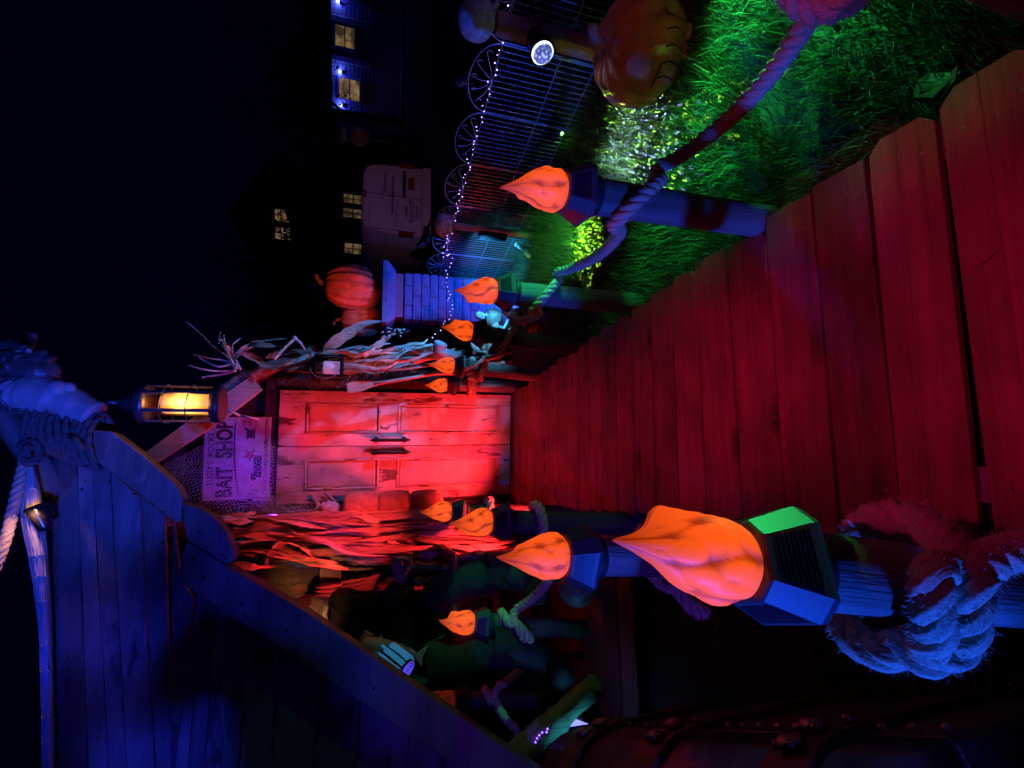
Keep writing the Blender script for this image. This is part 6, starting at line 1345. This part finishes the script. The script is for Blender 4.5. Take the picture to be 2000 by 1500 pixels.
for sx in (-1, 1):
    tl = MB().box((sx*vw*0.487, 0.03, 0.80), (0.10, 0.14, 0.34), bev=0.02).build('tail_light', M_RLENS, van)
    for yy_ in (0.85, 3.55):
        wl = MB().lathe([(0.20, -0.10), (0.31, -0.10), (0.325, -0.06), (0.325, 0.06), (0.31, 0.10), (0.20, 0.10)], 28, rot=Matrix.Rotation(PI/2, 3, 'Y')).build('wheel', M_TYRE, van, True, loc=(sx*(vw/2-0.09), yy_, 0.325)); MB().lathe([(0.02, -0.09), (0.20, -0.075), (0.20, 0.075), (0.02, 0.09)], 18, rot=Matrix.Rotation(PI/2, 3, 'Y')).build('rim', M_WIRE, wl, True)
MB().box((0, 0.0, VH-0.075), (0.20, 0.03, 0.05), bev=0.006).build('brake_light', M_RLENS, van)
MB().tube([(0.08+0.06*math.cos(2*PI*k/24), -0.006, 1.13+0.06*math.sin(2*PI*k/24)) for k in range(25)], 0.008, 6).box((0.08, -0.008, 1.13), (0.15, 0.010, 0.022)).build('badge', M_BLACK, van)
VT = lambda s, x, z, size, sxx=1.0, bold=0.0: text(s, size, 'lettering', M_VTXT, van, (x, -0.006 if z < VH-0.45 else 0.004, z), (PI/2, 0, 0), sxx, 0.002, bold)
VT('FITNESS', 0.0, VH-0.36, 0.25, 0.82, 0.012); VT('Re-source', 0.32, VH-0.50, 0.13, 0.9, 0.001); VT('www.fitnessresource.com', 0.06, VH-0.68, 0.098, 0.98, 0.002)
VT('FITNESS', -0.32, 0.80, 0.095, 0.8, 0.003); VT('Re-source of NY', -0.30, 0.705, 0.105, 0.8, 0.003); VT('SALES  SERVICE  INSTALLATION', -0.30, 0.63, 0.045, 0.8); VT('516-802-0600', -0.32, 0.565, 0.075, 0.8, 0.002); VT('fitnessre.com', -0.32, 0.50, 0.05, 0.8)
# stop sign with one way arrow above
sc = P(703, 268, 16.0); ss = thing('stop_sign', 'red octagonal stop sign with a white one way arrow above it', 'sign', (sc.x, sc.y, -0.36), (0, 0, R(-38))); zc = sc.z+0.36
rO = 0.36; MB().prism([(rO*math.cos(PI/8+k*PI/4), -0.02, zc+rO*math.sin(PI/8+k*PI/4)) for k in range(8)][::-1], (0, 0.006, 0)).build('plate', plain('sign_white', (0.7, 0.7, 0.7), 0.5), ss)
MB().prism([(rO*0.94*math.cos(PI/8+k*PI/4), -0.024, zc+rO*0.94*math.sin(PI/8+k*PI/4)) for k in range(8)][::-1], (0, 0.004, 0)).build('face', plain('sign_red', (0.42, 0.02, 0.025), 0.45), ss)
text('STOP', 0.30, 'lettering', bpy.data.materials['sign_white'], ss, (0, -0.0275, zc), (PI/2, 0, 0), 0.8, 0.001, 0.006)
zo = zc+0.58; ow = MB().prism([(0.28, -0.02, zo-0.13), (0.28, -0.02, zo+0.13), (-0.28, -0.02, zo+0.13), (-0.28, -0.02, zo-0.13)], (0, 0.006, 0)).build('arrow_plate', M_BLACK, ss)
MB().prism([(0.24, -0.024, zo-0.08), (0.24, -0.024, zo+0.08), (-0.10, -0.024, zo+0.08), (-0.10, -0.024, zo+0.115), (-0.26, -0.024, zo), (-0.10, -0.024, zo-0.115), (-0.10, -0.024, zo-0.08)], (0, 0.003, 0)).build('arrow', bpy.data.materials['sign_white'], ow)
text('ONE WAY', 0.10, 'lettering', M_BLACK, ow, (0.06, -0.0255, zo), (PI/2, 0, 0), 0.8, 0.001, 0.002)
MB().tube([(0, 0, 0), (0, 0, zo+0.2)], 0.03, 8).build('pole', M_WIRE, ss, True)
# houses
M_WALL = plain('pale_siding', (0.50, 0.50, 0.52), 0.8, 0, 6, 0.1); M_DWALL = plain('dark_wall', (0.10, 0.09, 0.09), 0.85); M_ROOF = plain('dark_roof', (0.05, 0.05, 0.05), 0.9); M_TRIM = plain('white_trim', (0.65, 0.65, 0.66), 0.6)
def win_mat(name, c, k):
    m, n, L, b = nodes(name); tc = n.new('ShaderNodeTexCoord'); nz = n.new('ShaderNodeTexNoise'); nz.inputs['Scale'].default_value = 1.6; L.new(tc.outputs['Object'], nz.inputs['Vector'])
    r = n.new('ShaderNodeValToRGB'); r.color_ramp.elements[0].position = 0.40; r.color_ramp.elements[1].position = 0.62; r.color_ramp.elements[0].color = col([v*0.15 for v in c]); r.color_ramp.elements[1].color = col(c)
    L.new(nz.outputs[0], r.inputs[0]); L.new(r.outputs[0], b.inputs['Emission Color']); b.inputs['Emission Strength'].default_value = k; b.inputs['Base Color'].default_value = (0.02, 0.02, 0.02, 1); b.inputs['Roughness'].default_value = 0.1; return m
M_WIN = win_mat('lit_window', (1.0, 0.62, 0.26), 0.22); M_WIN2 = win_mat('lit_window_dim', (1.0, 0.62, 0.30), 0.16)
def house(name, label, loc, yaw, W, Dp, Hw, roofh, wall, wins, lit=M_WIN):
    t = thing(name, label, 'house', loc, (0, 0, yaw)); 
    nb = int(Hw/0.24)
    MB().box((0, Dp/2, Hw/2), (W, Dp, Hw)).build('wall', wall, t)
    for k in range(nb): MB().add([(-W/2-.004, -0.022, k*0.24), (W/2+.004, -0.022, k*0.24), (W/2+.004, -0.002, k*0.24+0.235), (-W/2-.004, -0.002, k*0.24+0.235)], [(0, 1, 2, 3)]).build('siding_board', wall, t)
    o = 0.4; rv = [(-W/2-o, -o, Hw), (W/2+o, -o, Hw), (W/2+o, Dp+o, Hw), (-W/2-o, Dp+o, Hw), (0, -o, Hw+roofh), (0, Dp+o, Hw+roofh)]
    MB().add(rv, [(0, 1, 4), (3, 5, 2), (0, 4, 5, 3), (1, 2, 5, 4), (3, 2, 1, 0)]).build('roof', M_ROOF, t)
    for (x, z, w_, h, on) in wins:
        f = MB().box((x, -0.05, z+h/2+0.05), (w_+0.2, 0.08, 0.1)).box((x, -0.05, z-h/2-0.05), (w_+0.26, 0.12, 0.1)).box((x-w_/2-0.05, -0.05, z), (0.1, 0.08, h)).box((x+w_/2+0.05, -0.05, z), (0.1, 0.08, h)).box((x, -0.045, z), (w_, 0.05, 0.06)).box((x, -0.045, z), (0.045, 0.04, h)).build('window', M_TRIM, t)
        MB().box((x, -0.026, z), (w_, 0.02, h)).build('pane', on, f)
    return t
hp = P(690, 80, 24.0); hx = hp.x; h1 = house('blue_house', 'far house front washed in blue light with two warm windows', (hx, 24.9+1.6, -0.20), R(-44), 11, 7, 4.2, 2.5, M_WALL, [])
hm = (Matrix.Translation((hx, 26.5, -0.20)) @ Matrix.Rotation(R(-44), 4, 'Z')); hmi = hm.inverted()
def on_house(x, y):
    d = fw + rt*((1500-y-750)/FPX) - up*((x-1000)/FPX); o = hmi @ eye; q = hmi.to_3x3() @ d; t = (-0.03-o.y)/q.y; return o+q*t
for (x0, x1, y0, y1) in ((655, 692, 52, 92), (663, 702, 155, 195)):
    a = on_house(x0, (y0+y1)/2); b = on_house(x1, (y0+y1)/2); c = on_house((x0+x1)/2, y0); d = on_house((x0+x1)/2, y1)
    x, z, w_, h = (c.x+d.x)/2, (a.z+b.z)/2, abs(c.x-d.x), abs(a.z-b.z)
    f = MB().box((x, -0.05, z+h/2+0.06), (w_+0.24, 0.08, 0.12)).box((x, -0.05, z-h/2-0.06), (w_+0.3, 0.12, 0.12)).box((x-w_/2-0.06, -0.05, z), (0.12, 0.08, h)).box((x+w_/2+0.06, -0.05, z), (0.12, 0.08, h)).box((x, -0.045, z), (w_, 0.05, 0.07)).build('window', M_TRIM, h1)
    MB().box((x, -0.026, z), (w_, 0.02, h)).build('pane', M_WIN, f)
for y in (108, 30, 215, -10):
    a = on_house(635, y); b = on_house(716, y); MB().box((a.x, -0.06, (a.z+b.z)/2), (0.30, 0.12, abs(a.z-b.z)+0.6), bev=0.02).build('pilaster', M_TRIM, h1)
BS = MB().ball((0, 0, 0), 0.07, 10, 8).mesh('bulb', glow('blue_bulb', (0.25, 0.35, 1.0), 25))
for (x, y) in ((664, 140), (666, 205), (660, 3)):
    a = on_house(x, y); s_ = MB().box((a.x, -0.08, a.z-0.14), (0.16, 0.12, 0.10), bev=0.01).build('wall_lamp', M_BLACK, h1); inst('bulb', BS, s_, (a.x, -0.16, a.z))
    lamp('POINT', 'blue_porch_light', hm @ Vector((a.x, -0.22, a.z)), 24, (0.01, 0.02, 1.0), radius=0.06)
p2 = P(547, 432, 30.0); house('gabled_house', 'distant dark gabled house with lit upstairs windows above the van', (p2.x, 30, -0.3), R(-28), 7.0, 7, p2.z+0.6, 2.6, M_DWALL, [(-0.75, p2.z+0.25, 0.75, 1.1, M_WIN), (0.35, p2.z+0.25, 0.75, 1.1, M_WIN), (-0.95, p2.z-2.4, 0.9, 1.2, M_WIN2)])
p3 = P(690, 390, 22.0); house('dark_house', 'dark house directly behind the van with dim warm windows', (p3.x-1.0, 22.5, -0.3), R(-20), 9.0, 6, 3.4, 2.2, M_DWALL, [(1.15, 2.5, 0.42, 0.9, M_WIN2), (0.45, 2.5, 0.42, 0.9, M_WIN2), (-1.3, 2.45, 0.5, 0.8, M_WIN2)])
# trees
def tree(label, x, y, h, r_, seed):
    q = random.Random(seed); t = thing('street_tree', label, 'tree', (x, y, -0.36), group='dark trees across the street')
    MB().tube(spline([(0, 0, 0), (0.05, 0, h*0.25), (-0.05, 0.05, h*0.5), (0.05, 0, h*0.8)], 4), [0.22]*4+[0.17]*4+[0.10]*4+[0.04], 9).build('trunk', M_SIDING, t, True)
    for k in range(7):
        a = q.uniform(0, 6.28); z0 = h*q.uniform(0.35, 0.6); MB().tube([(0, 0, z0), (0.5*r_*math.cos(a), 0.5*r_*math.sin(a), z0+h*0.12), (0.85*r_*math.cos(a), 0.85*r_*math.sin(a), z0+h*0.25)], [0.08, 0.05, 0.02], 6).build('limb', M_SIDING, t, True)
    m = MB(); cl_ = [(q.gauss(0, .5)*r_, q.gauss(0, .5)*r_, h*0.66+q.gauss(0, .45)*h*0.3, q.uniform(.25, .5)*r_) for _ in range(26)]
    for cx_, cy_, cz_, cr_ in cl_:
        for _ in range(110):
            d = Vector((q.gauss(0, 1), q.gauss(0, 1), q.gauss(0, .8))).normalized()*cr_*q.random()**0.4; c = Vector((cx_, cy_, cz_))+d; u = Vector((q.gauss(0, 1), q.gauss(0, 1), q.gauss(0, 1))).normalized(); v = u.orthogonal().normalized(); s = q.uniform(0.07, 0.15)
            m.add([c-u*s, c+v*s*.5, c+u*s, c-v*s*.5], [(0, 1, 2, 3)])
    m.build('crown', M_LEAFD, t, kind='stuff')
tree('dark tree left of the stop sign, masking the gabled house', 12.5, 25.0, 9.5, 3.0, 1); tree('dark tree between the stop sign and the blue house', 20.5, 23.0, 9.0, 3.2, 2); tree('tall dark tree behind the pumpkin pillar', 7.8, 22.0, 8.0, 2.6, 3); tree('dark tree behind the hut roof twigs', 3.6, 24.0, 7.0, 2.4, 4)
# overhead wires
for k, (y0, y1) in enumerate(((330, 640), (350, 662))):
    o = MB().tube([P(-60, y0, 12.0), P(200, (y0*0.55+y1*0.45)+8, 11.0), P(470, y1, 10.0)], 0.010, 4).build('overhead_wire', M_WIRE); tag(o, 'thin overhead wire slanting across the night sky, %s of two' % ('upper', 'lower')[k], 'wire')
